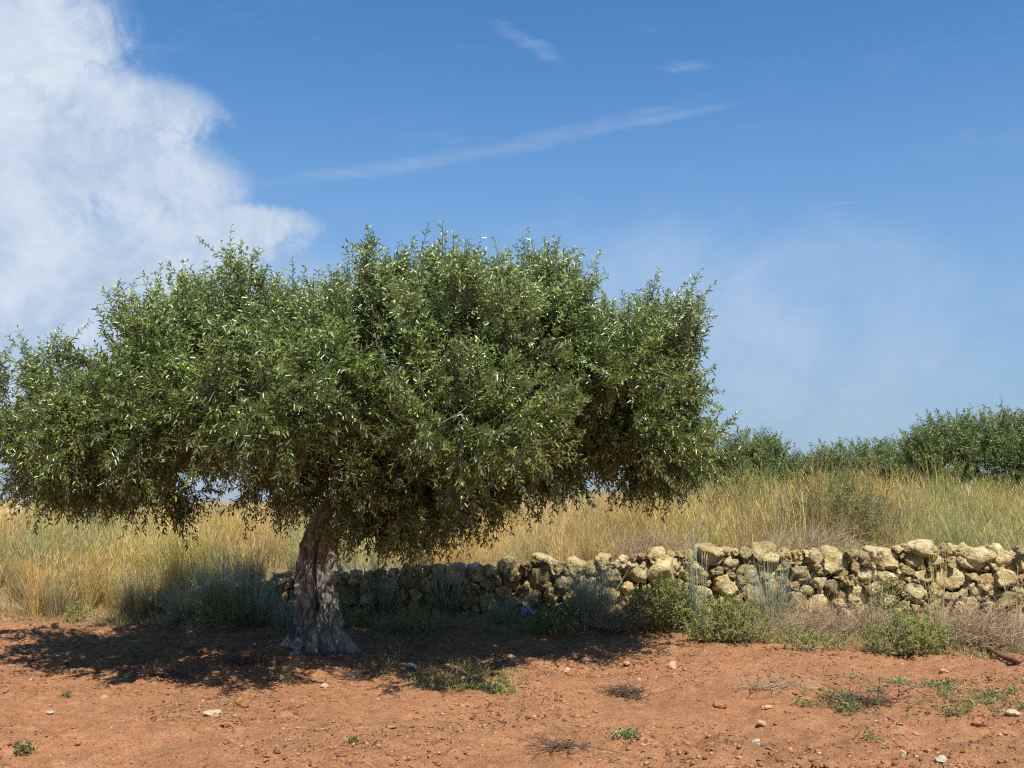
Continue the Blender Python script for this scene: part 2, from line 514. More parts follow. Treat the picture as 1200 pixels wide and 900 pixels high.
TQ = np.stack([i + jj, i + kk, i + nth + kk, i + nth + jj], -1).reshape(-1, 4)
TV = np.vstack([TV, [[cx_[-1], cy_[-1], Zs[-1] + .02]]])
e = (nz - 1) * nth
TT = np.stack([e + np.arange(nth), e + (np.arange(nth) + 1) % nth, np.full(nth, nz * nth)], -1)
build('trunk', TV, [TQ, TT], M_BARK, parent=tree, origin=tb, smooth=True)

# crown lobes (u, v, Y, rx, ry, rz, weight, upright)
LB = [
    (500, 435, 10.4, 1.95, 2.25, 1.30, 9.0, .55),
    (246, 444, 10.5, 1.12, 1.95, 1.05, 4.0, .4),
    (104, 518, 9.7, 1.06, 1.2, .74, 1.7, -.05),
    (22, 474, 10.6, .72, .8, .62, .14, .3),
    (705, 450, 10.4, 1.10, 1.60, 1.00, 3.2, .35),
    (770, 525, 10.6, .74, 1.00, .50, 1.1, .0),
    (474, 574, 9.7, .76, .80, .72, 3.4, -.1),
    (325, 372, 10.3, .50, .62, .70, 1.0, .8),
    (490, 388, 10.6, 1.35, 1.40, .74, 2.6, 1.2),
    (645, 372, 10.6, .62, .85, .74, 1.2, .9),
    (775, 425, 10.4, .50, .80, .70, .9, .6),
    (325, 540, 9.8, .42, .70, .50, .6, -.3),
    (630, 525, 10.1, .95, 1.20, .60, 1.6, -.1),
    (196, 385, 10.3, .50, .60, .50, .6, .8),
    (190, 560, 9.9, .45, .60, .33, .55, -.4),
    (395, 545, 9.6, .62, .62, .50, 1.3, -.1),
    (420, 560, 10.6, .75, .75, .52, 1.0, -.1),
    (345, 560, 10.9, .55, .60, .42, .6, -.1),
    (560, 560, 10.3, .60, .80, .50, 1.0, -.2),
    (60, 545, 9.9, .55, .70, .50, .6, -.2),
    (325, 478, 8.5, .85, .95, .72, .9, .1), (200, 500, 8.8, .75, .85, .66, .6, .1), (560, 500, 8.4, .9, .9, .7, .8, .1),
    (335, 478, 12.1, .95, .85, .85, 1.6, .2), (200, 470, 12.0, .9, .8, .8, 1.2, .2),
    (166, 366, 10.0, .42, .4, .58, .5, 1.4), (60, 440, 10.4, .42, .4, .5, .22, 1.0), (300, 348, 10.2, .56, .6, .60, .75, 1.3), (212, 366, 10.6, .4, .4, .5, .25, 1.4),
    (328, 338, 10.0, .52, .4, .58, .6, 1.4), (435, 352, 10.5, .45, .4, .6, .35, 1.6), (535, 350, 10.2, .44, .4, .56, .30, 1.6), (600, 362, 10.8, .4, .4, .5, .25, 1.5),
    (655, 344, 10.0, .48, .4, .62, .5, 1.4), (725, 402, 10.6, .42, .4, .5, .25, 1.3), (780, 388, 10.0, .44, .4, .64, .65, 1.4), (775, 455, 10.4, .36, .4, .5, .22, .8),
]
LC = np.array([at(l[0], l[1] + (14 if l[1] < 470 else 0), l[2]) for l in LB]); LR = np.maximum(np.array([l[3:6] for l in LB]) - np.array([.22, .10, .32]), .24); LW = [l[6] for l in LB]; LU = np.array([l[7] for l in LB])
r1 = np.random.default_rng(5)
CC, CN, CI = shell_points(LC, LR, LW, 2000, .185, r1, inner=.28, core=.22)
# a thin spot in the leaves on the sunny side of the trunk lets flecks of sun through
tq = CC - np.array([TREE[0], TREE[1], .75]); sdir = np.array([.20, -.60, 1.0]) / np.linalg.norm([.20, -.60, 1.0])
dl = np.linalg.norm(tq - (tq @ sdir)[:, None] * sdir, axis=1)
kp = (dl > .50) | (r1.random(len(CC)) < .33)
CC, CN, CI = CC[kp], CN[kp], CI[kp]
hol = fbm(CC * 1.5 + 3.7, 3, 71)
kp = (hol > -.24) | (r1.random(len(CC)) < .22)
CC, CN, CI = CC[kp], CN[kp], CI[kp]
print('clusters', len(CC))
up = LU[CI] + np.where(CN[:, 2] > 0, .75, .30) * CN[:, 2]
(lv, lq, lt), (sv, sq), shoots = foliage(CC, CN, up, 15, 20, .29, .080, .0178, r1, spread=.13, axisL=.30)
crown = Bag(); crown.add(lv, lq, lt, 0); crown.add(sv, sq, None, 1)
# long upright water shoots along the top of the crown
top = (CN[:, 2] > .35) & (LC[CI][:, 2] > 2.9) | (np.isin(CI, [7, 8, 9, 10, 13, 3]) & (CN[:, 2] > 0))
tc = CC[top]
nw = 460
k = r1.integers(0, len(tc), nw)
gk = r1.integers(0, len(tc), 80)                      # they come in bunches
k = gk[np.minimum((80 * r1.random(nw) ** 1.6).astype(int), 79)]
wb = tc[k] + r1.normal(size=(nw, 3)) * .09
wn = nrm(np.stack([.28 * r1.normal(size=nw), .28 * r1.normal(size=nw), np.ones(nw)], -1))
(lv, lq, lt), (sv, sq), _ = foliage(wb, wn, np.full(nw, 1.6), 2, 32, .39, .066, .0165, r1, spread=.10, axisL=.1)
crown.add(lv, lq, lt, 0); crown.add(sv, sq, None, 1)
crown.make('crown', [M_LEAF, M_TWIG], parent=tree, origin=tb)

# limbs with their own side branches
fork = at(408, 578, 10.4)
targets = [(520, 440, 10.3), (250, 430, 10.2), (105, 490, 9.8), (700, 455, 10.5), (335, 370, 10.3), (470, 555, 9.5), (640, 510, 10.0), (640, 395, 10.8), (450, 450, 12.0), (480, 450, 9.3), (760, 500, 10.7)]
TG = np.array([at(*t) for t in targets])
samples = []; owner = []; limb_bags = []
r2 = np.random.default_rng(8)
for li, T in enumerate(TG):
    d = T - fork
    n = 22; t = np.linspace(0, 1, n)
    side = np.array([d[0], d[1], 0]); Ln = np.linalg.norm(d)
    p0 = fork + nrm(side) * .05 + np.array([0, 0, -.04])
    c1 = p0 + np.array([d[0] * .22, d[1] * .22, max(.35 * Ln, .3)]) * (.7 if li != 5 else .5)
    c2 = T - d * .25 + np.array([0, 0, .15])
    B = ((1 - t) ** 3)[:, None] * p0 + (3 * (1 - t) ** 2 * t)[:, None] * c1 + (3 * (1 - t) * t ** 2)[:, None] * c2 + (t ** 3)[:, None] * T
    w = .09 * np.sin(np.pi * t)[:, None] * np.stack([fbm(np.stack([t * 3.2, 0 * t + li * 7.7 + q_, 0 * t], -1), 3, 60 + q_) for q_ in range(3)], -1)
    B = B + w
    rads = (.105 if li in (0, 1, 3, 8) else .075) * (1 - t) ** .8 + .014
    bag = Bag(); V, Fq = tube(B, rads, 9); bag.add(V, Fq)
    limb_bags.append(bag)
    samples.append(B[6:]); owner.append(np.full(n - 6, li))
S = np.concatenate(samples); O = np.concatenate(owner)
nodes = list(S); nown = list(O); npath = [0.0] * len(S)
d0 = np.array([((S - c) ** 2).sum(1).min() for c in CC])
for ci in np.argsort(d0):
    c, ax = CC[ci], CN[ci]
    A = np.array(nodes); d2 = np.sqrt(((A - c) ** 2).sum(1)); cost = d2 * d2 * 2 + .35 * np.array(npath)
    j = int(cost.argmin())
    if d2[j] > 1.2: continue
    a0 = A[j]; t = np.linspace(0, 1, 5)[:, None]
    m_ = (a0 + c) / 2 + np.array([0, 0, .04]) + .05 * r2.normal(size=3)
    B = (1 - t) ** 2 * a0 + 2 * t * (1 - t) * m_ + t * t * (c + ax * .08)
    pl = npath[j] + d2[j]
    r0 = max(.016 - .008 * npath[j], .005)
    V, Fq = tube(B, np.linspace(r0, max(r0 - .008 * d2[j], .0035), 5), 4, cap=False)
    limb_bags[nown[j]].add(V, Fq)
    nodes.append(c); nown.append(nown[j]); npath.append(pl)
for bag in limb_bags:
    bag.make('limb', M_BARK, parent=tree, origin=tb, smooth=True)

# olives: the hundred nearest ones are parts of their own, the rest one part
bm = bmesh.new(); bmesh.ops.create_icosphere(bm, subdivisions=2, radius=1)
ico2V = np.array([v.co[:] for v in bm.verts]); ico2F = np.array([[v.index for v in f.verts] for f in bm.faces]); bm.free()
bm = bmesh.new(); bmesh.ops.create_icosphere(bm, subdivisions=4, radius=1)
ico4V = np.array([v.co[:] for v in bm.verts]); ico4F = np.array([[v.index for v in f.verts] for f in bm.faces]); bm.free()
bm = bmesh.new(); bmesh.ops.create_icosphere(bm, subdivisions=1, radius=1)
ico1V = np.array([v.co[:] for v in bm.verts]); ico1F = np.array([[v.index for v in f.verts] for f in bm.faces]); bm.free()
sp = shoots.reshape(-1, 4, 3)
kk = r2.choice(len(sp), 1800, replace=False)
fp = sp[kk, r2.integers(1, 4, 1800)] + r2.normal(size=(1800, 3)) * .012 - np.array([0, 0, .014])
front = np.argsort(fp[:, 1] - .25 * np.abs(fp[:, 0] + 1))
fo = build('olive_fruit', ico2V * np.array([.0115, .0115, .0145]), [ico2F], M_FRUIT, parent=tree, smooth=True)
fo.location = fp[front[0]] - tb
for k in front[1:100]:
    c = fo.copy(); c.parent = tree; COL.objects.link(c); c.location = fp[k] - tb
rest = Bag()
for k in front[100:]:
    rest.add(ico1V * np.array([.0115, .0115, .0145]) + fp[k], ico1F)
o = rest.make('olive_fruit', M_FRUIT, parent=tree, origin=tb, smooth=True); tag(o, kind='stuff')

# a withered orange sprig and a dark shoot standing out of the crown
wc = at(652, 402, 9.35)
(lv, lq, lt), (sv, sq), _ = foliage(wc[None], np.array([[0, -1, .2]]), np.zeros(1), 9, 14, .10, .055, .013, r2, axisL=.1)
bag = Bag(); bag.add(lv, lq, lt, 0); bag.add(sv, sq, None, 1)
tag(bag.make('withered_sprig', [M_WITHER, M_TWIG], parent=tree, origin=tb), 'small sprig of dead orange leaves')

# ------------------------------------------------------------------ dry stone wall
r3 = np.random.default_rng(21)
tops = np.array([(-4.9, .42), (-4.3, .45), (-3.6, .58), (-2.5, .72), (-1.2, .84), (-.5, .83), (.2, .86), (.9, .90), (1.2, .92), (1.9, 1.02), (2.6, 1.08), (3.3, 1.06), (4.4, 1.04), (5.2, 1.12), (6.2, 1.13), (7, 1.14), (12, 1.1)])
sites = []
def try_site(s, z, rr_):
    for a, b, c in sites:
        if math.hypot(s - a, (z - b) * 1.22) < (rr_ + c) * .82: return False
    sites.append((s, z, rr_)); return True
for big, n in ((.20, 220), (.165, 800), (.13, 2500), (.10, 6000), (.072, 9000), (.05, 9000)):
    for _ in range(n):
        s = r3.uniform(-4.8, 10.5); tz = np.interp(s, tops[:, 0], tops[:, 1]) - .13
        z = r3.uniform(.0, tz - big * .55)
        if big > .2 and r3.random() < .55: continue
        try_site(s, z, big * r3.uniform(.88, 1.1))
SITE = np.array(sites)
keep = np.ones(len(SITE), bool)
# a site whose neighbours outgrow it is dropped
wall_base = np.array([1.2, 13.3, 0.08])
wall = empty('dry_stone_wall', wall_base, 'low dry stone wall of rough pale limestone with lichen, partly in tree shade', 'wall')
def site_rad(k, th_):
    s, z, rr_ = SITE[k]
    dx = SITE[:, 0] - s; dz = (SITE[:, 1] - z) * 1.22
    d2 = dx * dx + dz * dz
    nb = np.where((d2 < 1.2) & (d2 > 1e-9))[0]
    c_, s_ = np.cos(th_), np.sin(th_)
    dots = dx[nb][None] * c_[:, None] + dz[nb][None] * s_[:, None]
    num = (d2[nb] + rr_ ** 2 - SITE[nb, 2] ** 2) / 2
    rj = np.where(dots > 1e-4, num[None] / np.maximum(dots, 1e-4), 9)
    rj = np.clip(rj, .012, 9)
    cap = np.full((len(th_), 1), rr_ * 1.5)
    allr = np.concatenate([rj, cap], 1)
    return (allr ** -16).sum(1) ** (-1 / 16)
stones = []
for k in range(len(SITE)):
    s, z, rr_ = SITE[k]
    D = ico4V if rr_ > .11 else ico4V
    dx, dy, dz = D[:, 0], D[:, 1], D[:, 2]
    c = np.hypot(dx, dz)
    thv = np.arctan2(dz, dx)
    tab = site_rad(k, np.linspace(-np.pi, np.pi, 181)); tab[-1] = tab[0]
    Rt = np.interp(thv, np.linspace(-np.pi, np.pi, 181), tab) * r3.uniform(.985, 1.03)
    depth = np.clip(rr_ * r3.uniform(.9, 1.35), .09, .30)
    pw = .40
    Pl = np.stack([Rt * np.cos(thv) * c ** pw, depth * np.sign(dy) * np.abs(dy) ** pw, Rt * np.sin(thv) * c ** pw / 1.22], -1)
    for _ in range(10):                               # chipped facets
        n_ = nrm(np.array([r3.normal(), -abs(r3.normal()) * 1.2, r3.normal()]))
        lim = (Pl @ n_).max() * r3.uniform(.60, .93)
        Pl = Pl - np.clip(Pl @ n_ - lim, 0, None)[:, None] * n_ * .92
    n_ = nrm(np.array([r3.normal() * .22, -1, r3.normal() * .22 + .12])); lim = (Pl @ n_).max() * r3.uniform(.66, .82)
    Pl = Pl - np.clip(Pl @ n_ - lim, 0, None)[:, None] * n_ * .95
    off = r3.random(3) * 50
    nn_ = nrm(Pl)
    sc_ = max(rr_, .1)
    Pl = Pl + nn_ * (sc_ * .13 * fbm(Pl / sc_ * 1.3 + off, 3, 2) + .016 * fbm(Pl * 22 + off, 4, 7, .65))[:, None]
    pit = fbm(Pl * 17 + off, 2, 77)
    Pl = Pl - nn_ * (.055 * sstep(.50, .85, pit))[:, None]
    yaw, roll = r3.normal() * .10, r3.normal() * .05
    cy, sy = math.cos(yaw), math.sin(yaw)
    Pl = np.stack([Pl[:, 0] * cy - Pl[:, 1] * sy, Pl[:, 0] * sy + Pl[:, 1] * cy, Pl[:, 2]], -1)
    yw = float(y_wall(s))
    batter = .14 * (.5 - z)                           # leans back as it rises
    ctr = np.array([s, yw + depth - .02 - batter + r3.normal() * .032, z + float(hgt(s, yw - .3, False)[0]) - .06])
    ctr[2] = z + .05
    rust = .55 * (r3.random() < .10) * r3.random()
    stones.append((Pl + ctr, r3.random(), rust, rr_, ctr))
# loose stones perched on top
def perched(u, v, w, h_, d, seed, tilt=0):
    P = np.array(at(u, v + 6, 13.42 - .06 * ((u - 600) / 90)))
    D = ico4V.copy()
    rs = np.random.default_rng(seed)
    for _ in range(12):
        n_ = nrm(rs.normal(size=3)); D = D - np.clip(D @ n_ - rs.uniform(.55, .85), 0, None)[:, None] * n_
    D = D * np.array([w / 2, d / 2, h_ / 2]) * 1.25
    D = D + nrm(D) * (.02 * fbm(D * 9 + seed, 4, seed))[:, None]
    ct, st = math.cos(tilt), math.sin(tilt)
    D = np.stack([D[:, 0] * ct - D[:, 2] * st, D[:, 1], D[:, 0] * st + D[:, 2] * ct], -1)
    stones.append((D + P + np.array([0, .14, 0]), rs.random() * .5 + .5, .0, .3, P))
for a in ((640, 650, .34, .12, .3, 3, -.25), (633, 662, .14, .12, .16, 4), (655, 664, .20, .09, .2, 5, .2), (778, 660, .38, .44, .34, 6, .2), (835, 645, .30, .27, .3, 8, -.1),
          (708, 652, .22, .18, .25, 12), (735, 655, .26, .14, .25, 13), (1085, 640, .36, .26, .3, 9, .1), (1150, 648, .42, .24, .3, 10, -.1), (905, 650, .24, .2, .25, 11)):
    perched(*a)
vis = [i for i, s_ in enumerate(stones) if -3.8 < s_[4][0] < 6.9]
order = sorted(vis, key=lambda i: -(stones[i][3]) - (.08 if stones[i][4][0] > .8 else 0))[:100]
first = set(order)
core = Bag()
for i, (V, t0, rust, _, ctr) in enumerate(stones):
    tn = np.broadcast_to(np.array([t0, rust, 0]), (len(V), 3))
    if i in first:
        build('stone', V, [ico4F], M_STONE, parent=wall, origin=wall_base, smooth=False, tint=tn)
    else:
        core.add(V, ico4F, tn)
# packing of small stones behind the face
for _ in range(900):
    s = r3.uniform(-4.6, 10.5); tz = np.interp(s, tops[:, 0], tops[:, 1])
    V = ico2V * np.array([r3.uniform(.08, .17), r3.uniform(.08, .14), r3.uniform(.06, .12)])
    V = V + nrm(V) * (.03 * fbm(V * 12 + r3.random(3) * 40, 3, 3))[:, None]
    core.add(V + np.array([s, float(y_wall(s)) + r3.uniform(.19, .46), r3.uniform(0, max(.1, tz - .26))]), ico2F, (r3.random(), .1, 0))
o = core.make('stone', M_STONE, parent=wall, origin=wall_base); tag(o, kind='stuff')
bpy.context.view_layer.update()

# ------------------------------------------------------------------ grass
def blades(root, h, w, az, lean, curl, cb, ct, r, segs=3, twist=None, wpow=.8):
    """strips; root (n,3), cb/ct base and tip colours (n,3)"""
    n = len(root)
    T = np.linspace(0, 1, segs + 1)
    hd = np.stack([np.cos(az), np.sin(az), np.zeros(n)], -1)
    out = (lean[:, None] * T + curl[:, None] * T ** 2.2)
    upv = np.sqrt(np.clip(1 - np.clip(lean, 0, .95) ** 2, .05, 1))[:, None] * T - .45 * np.clip(curl[:, None], 0, 2) * T ** 2.6
    P = root[:, None] + hd[:, None] * (h[:, None] * out)[..., None] + np.array([0, 0, 1]) * (h[:, None] * upv)[..., None]
    fa = az + np.pi / 2 + (r.normal(size=n) * .9 if twist is None else twist)
    sd = np.stack([np.cos(fa), np.sin(fa), np.zeros(n)], -1)
    ww = w[:, None] * (1 - .93 * T) ** wpow * .5
    V = np.stack([P - sd[:, None] * ww[..., None], P + sd[:, None] * ww[..., None]], 2).reshape(-1, 3)
    s1 = segs + 1
    b = (np.arange(n)[:, None] * s1 + np.arange(segs)[None]) * 2
    Q = np.stack([b, b + 1, b + 3, b + 2], -1).reshape(-1, 4)
    C = cb[:, None] * (1 - T[None, :, None] ** 1.0) + ct[:, None] * T[None, :, None] ** 1.0
    C = np.repeat(C.reshape(-1, 3), 2, axis=0)
    return V, Q, C, P

def cmix(r, n, cols, w, j=.18):
    c = np.array(cols)[r.choice(len(cols), n, p=np.array(w) / np.sum(w))]
    return np.clip(c * (1 + j * r.normal(size=(n, 1))) * (1 + .05 * r.normal(size=(n, 3))), .004, .9)

GOLD, STRAW, YGREEN, BLUEG, BROWN, OLIVE, RUST = (.634, .440, .119), (.686, .528, .246), (.440, .422, .079), (.290, .352, .238), (.299, .194, .097), (.238, .255, .066), (.475, .273, .097)

def tussocks(bag, ctr, nb, hgt_, wid, rad, r, base_w, tip_w, lean=.28, curl=.22, plume=.0, hvar=.3):
    """ctr (n,3); nb blades each; heights per tussock"""
    n = len(ctr)
    i = np.repeat(np.arange(n), nb); m = len(i)
    a0 = r.random(m) * 2 * np.pi; rd = np.sqrt(r.random(m)) * rad[i]
    x, y = ctr[i, 0] + np.cos(a0) * rd, ctr[i, 1] + np.sin(a0) * rd
    root = np.stack([x, y, ctr[i, 2] - .02], -1)
    az = a0 + .8 * r.normal(size=m)
    h = hgt_[i] * np.clip(1 - hvar * np.abs(r.normal(size=m)), .25, 1.2)
    le = np.clip(np.abs(r.normal(size=m)) * lean, 0, .85); cu = np.abs(r.normal(size=m)) * curl
    cb = cmix(r, m, [BLUEG, OLIVE, STRAW, BROWN], base_w); ct = cmix(r, m, [GOLD, STRAW, YGREEN, RUST, BLUEG, BROWN], tip_w)
    pt = fbm(ctr * np.array([.9, .9, 0]), 3, 201)[i][:, None]; pb = fbm(ctr * np.array([1.3, 1.3, 0]), 3, 207)[i][:, None]
    ct = ct * (1 + np.clip(pt, -.7, .7) * np.array([.30, .02, -.25])); cb = cb * (1 + np.clip(pt, -.7, .7) * np.array([.2, .0, -.2]))
    gm = np.clip((-pb - .3) * 1.2, 0, .28); ct = ct * (1 - gm) + np.array([.50, .50, .13]) * gm
    rm = np.clip((pb - .15) * 1.6, 0, .6); ct = ct * (1 - rm) + np.array([.62, .40, .17]) * rm
    tv = .65 + .6 * r.random(n); cb *= tv[i][:, None]; ct *= tv[i][:, None]
    V, Q, C, P = blades(root, h, wid[i] * (.7 + .6 * r.random(m)), az, le, cu, cb, ct, r)
    bag.add(V, Q, C)
    if plume:
        s = np.where(r.random(m) < plume)[0]
        for f in (.62, .72, .82, .9, .97):
            pos = P[s, 2] * (1 - (f - .66) / .34) + P[s, 3] * ((f - .66) / .34)
            k = len(s)
            V, Q, C, _ = blades(pos, h[s] * (.10 + .05 * r.random(k)), wid[i[s]] * .95, r.random(k) * 6.28, .25 + .3 * r.random(k), .2 * r.random(k), ct[s], ct[s] * 1.1, r, segs=2)
            bag.add(V, Q, C)

def scatter(r, n, x0, x1, y0, y1):
    return r.uniform(x0, x1, n), r.uniform(y0, y1, n)

r4 = np.random.default_rng(33)
# --- the bank at the left and the field behind the wall
g = Bag()
def zone(n, x0, x1, y0, y1, nb, h, w, rad, bw, tw_, cond=None, **k):
    x, y = scatter(r4, n, x0, x1, y0, y1)
    if cond is not None:
        q_ = cond(x, y); x, y = x[q_], y[q_]
    P = on_ground(x, y)
    nz_ = fbm(P * np.array([.6, .6, 0]), 3, 91) + .6 * fbm(P * np.array([2.2, 2.2, 0]), 2, 92)
    hh_ = h * (.55 + .7 * r4.random(len(x)) ** 2) * (1 + .22 * nz_)
    tussocks(g, P, nb, hh_, np.full(len(x), w), np.full(len(x), rad), r4, bw, tw_, **k)
left_edge = lambda x, y: (y > y_edge(x) + .15 + .25 * np.sin(x * 3.1)) & ((x < -4.4) | (y > y_wall(x) + .45))
gold_t, gold_b = [4, 4, 1.6, 1.2, .3, .4], [1.6, .8, 4, 1.4]
zone(250, -9.5, -3.4, 13.4, 17.5, 130, .86, .0060, .075, gold_b, gold_t, left_edge, plume=.35, lean=.24, curl=.14)
zone(330, -9.5, -3.6, 13.4, 16.5, 36, .30, .008, .22, [1, 1, 3, 3], [2, 4, 1, 2, .4, 2], left_edge, lean=.45, curl=.5)
zone(46, -9.0, -4.4, 13.6, 15.0, 170, 1.02, .0062, .08, [1.2, .6, 4, 1.4], [4, 4, 1.5, 1.2, .3, .3], left_edge, plume=.4, lean=.26, curl=.16)
behind = lambda x, y: (y > y_wall(x) + .42)
zone(270, -4.4, 9.5, 13.3, 16.5, 120, .78, .0060, .08, gold_b, [3, 4, 3.0, 1.0, .5, 1.0], lambda x, y: behind(x, y), plume=.25, lean=.30, curl=.18)
zone(360, -5, 9.5, 13.3, 15.2, 40, .40, .008, .22, [1, 1, 3, 3], [1.5, 4, 1, 1.5, .4, 3], behind, lean=.5, curl=.5)
zone(1000, -13, 14, 16.3, 26, 76, .80, .0095, .24, gold_b, [3.4, 4, 2, 1.2, .3, .8], plume=.2, lean=.22, curl=.13)
zone(900, -24, 28, 24, 42, 46, .85, .024, .45, gold_b, [3.4, 4, 2, 1.2, .3, .8], lean=.22, curl=.13)
zone(800, -50, 60, 42, 95, 34, .75, .06, 1.0, gold_b, [3, 3, 2, 1.2, .4, 1.2], lean=.22, curl=.13)
g.make('dry_grass', M_BLADE, props=dict(label='tall golden dry grass filling the field and the left bank', cat='grass', kind='stuff'))

# --- yellow-green fennel-like growth high on the right
g = Bag()
zone(480, 1.6, 13, 14.6, 22, 110, 1.18, .0072, .10, [1.5, 3, 1.5, 1], [3, 2.6, 3.6, .6, .4, .8], lambda x, y: (fbm(np.stack([x, y, 0 * x], -1) * .55, 3, 15) > -.12) & (np.hypot(x - 4.6, (y - 15.0)) > .9), plume=.45, lean=.30, curl=.15)
g.make('wild_fennel', M_BLADE, props=dict(label='feathery yellow green weeds massed behind the wall at right', cat='weeds', kind='stuff'))

# --- brown dead undergrowth behind the wall right of centre
def brush(bag, ctr, rx, ry, rz, n, r, L=.22, rad=.0028, flat=.9):
    P0 = ctr + np.stack([rx * r.normal(size=n) * .5, ry * r.normal(size=n) * .5, np.abs(r.normal(size=n)) * rz * .45], -1)
    d = nrm(np.stack([r.normal(size=n), r.normal(size=n), np.abs(r.normal(size=n)) * flat], -1))
    T = np.linspace(0, 1, 4)
    k = nrm(r.normal(size=(n, 3))) * .35
    Ls = L * (.5 + r.random(n))
    P = P0[:, None] + d[:, None] * (Ls[:, None] * T)[..., None] + k[:, None] * (Ls[:, None] * T ** 2)[..., None]
    V, Q = many_tubes(P, np.linspace(rad, rad * .4, 4)[None] * (.6 + .8 * r.random(n))[:, None])
    bag.add(V, Q)

def place_brush(u, v, rx, ry, rz, n, label, cat='dry brush', mat=None, L=.22, group='dry brush along the wall', name='dry_brush', gnd=None, rad=.0028):
    P = ground_hit(u, v) if gnd is None else np.array(gnd)
    bag = Bag(); brush(bag, P, rx, ry, rz, n, r4, L, rad, .22 if name == 'twig_heap' else .9)
    return bag.make(name, mat or M_DRY, origin=P, props=dict(label=label, cat=cat, group=group))

place_brush(955, 752, .55, .35, .34, 1500, 'tangle of dry brown brush before the wall, right of the tall grey grass tuft')
place_brush(1150, 757, .60, .40, .40, 1700, 'greyish dead brush heaped at the wall foot beside the brown log')
place_brush(722, 738, .34, .25, .26, 900, 'pale dry straw tangle on the right flank of the half shaded grass tuft')
place_brush(1015, 748, .40, .30, .25, 900, 'low brown brush behind the dark green cushion bush')
place_brush(870, 748, .30, .25, .16, 500, 'small brown brush between the olive green shrub and the tall grey tuft')
place_brush(0, 0, .75, .5, .40, 2600, 'brown dead undergrowth standing on the field behind the wall', gnd=(4.3, 14.5, hgt(4.3, 14.5)[0]), group='dead undergrowth in the field', L=.34, rad=.004)
place_brush(0, 0, .55, .5, .36, 1800, 'greyish dead undergrowth on the field behind the tallest top stones', gnd=(2.0, 14.4, hgt(2.0, 14.4)[0]), group='dead undergrowth in the field', L=.34, rad=.004)

# --- blue-green tufts
def tuft(u, v, h, nb, spread, lean, curl, label, w=.008, dry=.15, cols=None, name='grass_tuft', group='blue-green grass tufts along the wall', cat='grass tuft', hvar=.3, plume=0):
    P = ground_hit(u, v)
    bag = Bag()
    m = nb
    a0 = r4.random(m) * 6.283; rd = np.sqrt(r4.random(m)) * spread
    root = np.stack([P[0] + np.cos(a0) * rd, P[1] + np.sin(a0) * rd, np.full(m, P[2] - .02)], -1)
    hh_ = h * np.clip(1 - hvar * np.abs(r4.normal(size=m)), .25, 1.1)
    cb = cmix(r4, m, [(.15, .19, .12), (.30, .24, .13)], [1, .6]); ct = cmix(r4, m, cols or [(.40, .48, .37), (.50, .56, .42), (.42, .43, .19), STRAW], [3, 1.5, 1.0, dry * 4])
    V, Q, C, PP = blades(root, hh_, w * (.7 + .6 * r4.random(m)), a0 + .7 * r4.normal(size=m), np.clip(np.abs(r4.normal(size=m)) * lean, 0, .8), np.abs(r4.normal(size=m)) * curl, cb, ct, r4, segs=5)
    bag.add(V, Q, C)
    # a skirt of dead blades
    m2 = nb // 3
    a2 = r4.random(m2) * 6.283
    root = np.stack([P[0] + np.cos(a2) * spread * .8, P[1] + np.sin(a2) * spread * .8, np.full(m2, P[2])], -1)
    V, Q, C, _ = blades(root, h * .4 * (.5 + r4.random(m2)), np.full(m2, w * .8), a2 + .4 * r4.normal(size=m2), .3 + .4 * r4.random(m2), .5 * r4.random(m2), cmix(r4, m2, [BROWN, STRAW], [1, 1]), cmix(r4, m2, [STRAW, BROWN], [2, 1]), r4, segs=3)
    bag.add(V, Q, C)
    if plume:
        s = np.where(r4.random(m) < plume)[0]
        for f in (.2, .4, .6, .8, .98):
            k = len(s); pos = PP[s, 4] * (1 - f) + PP[s, 5] * f
            V, Q, C, _ = blades(pos, hh_[s] * .07, np.full(k, w), r4.random(k) * 6.28, .4 * r4.random(k), .2 * r4.random(k), ct[s], ct[s], r4, segs=2)
            bag.add(V, Q, C)
    return bag.make(name, M_BLADE, origin=P, props=dict(label=label, cat=cat, group=group))

tuft(692, 735, 1.0, 520, .20, .20, .16, 'dense blue green grass tuft at the right edge of the tree shadow')
tuft(905, 740, .98, 300, .12, .20, .14, 'tall grey blue grass tuft standing before the sunlit wall right of centre')
tuft(520, 722, .95, 300, .18, .34, .30, 'arching dark grass tuft in deep shade under the low hanging branch', w=.012)
tuft(448, 722, .75, 240, .18, .28, .2, 'shaded grass tuft just right of the tree trunk')
tuft(590, 728, .45, 130, .12, .35, .3, 'short spiky tuft in shade left of the blue plastic scrap')
tuft(250, 722, .92, 280, .26, .22, .2, 'broad blue green tuft at the left end of the shadow, left of the trunk')
tuft(300, 728, .80, 240, .22, .25, .22, 'shaded grass tuft close to the left side of the trunk')
tuft(215, 728, .62, 220, .14, .22, .2, 'small dark tuft where the left shadow edge meets the sunny grass')
tuft(160, 722, .80, 260, .18, .2, .2, 'sunlit pale blue tuft amid the golden grass of the left bank', dry=.6)
tuft(70, 722, .75, 220, .18, .2, .2, 'sunlit greenish tuft at the front of the left bank, nearest the picture edge', dry=.9)
tuft(272, 718, .95, 240, .26, .2, .2, 'tall dark tuft in shade in front of the half buried stones left of the trunk')
tuft(420, 716, .90, 240, .26, .22, .2, 'tall shaded tuft against the wall a step right of the trunk')
tuft(485, 714, .85, 240, .26, .22, .22, 'tall shaded tuft against the wall behind the arching dark tuft')
tuft(556, 718, .75, 180, .2, .26, .24, 'shaded tuft between the arching dark tuft and the short spiky one')
tuft(340, 738, .60, 200, .18, .3, .3, 'dark grass tuft directly behind the trunk base')
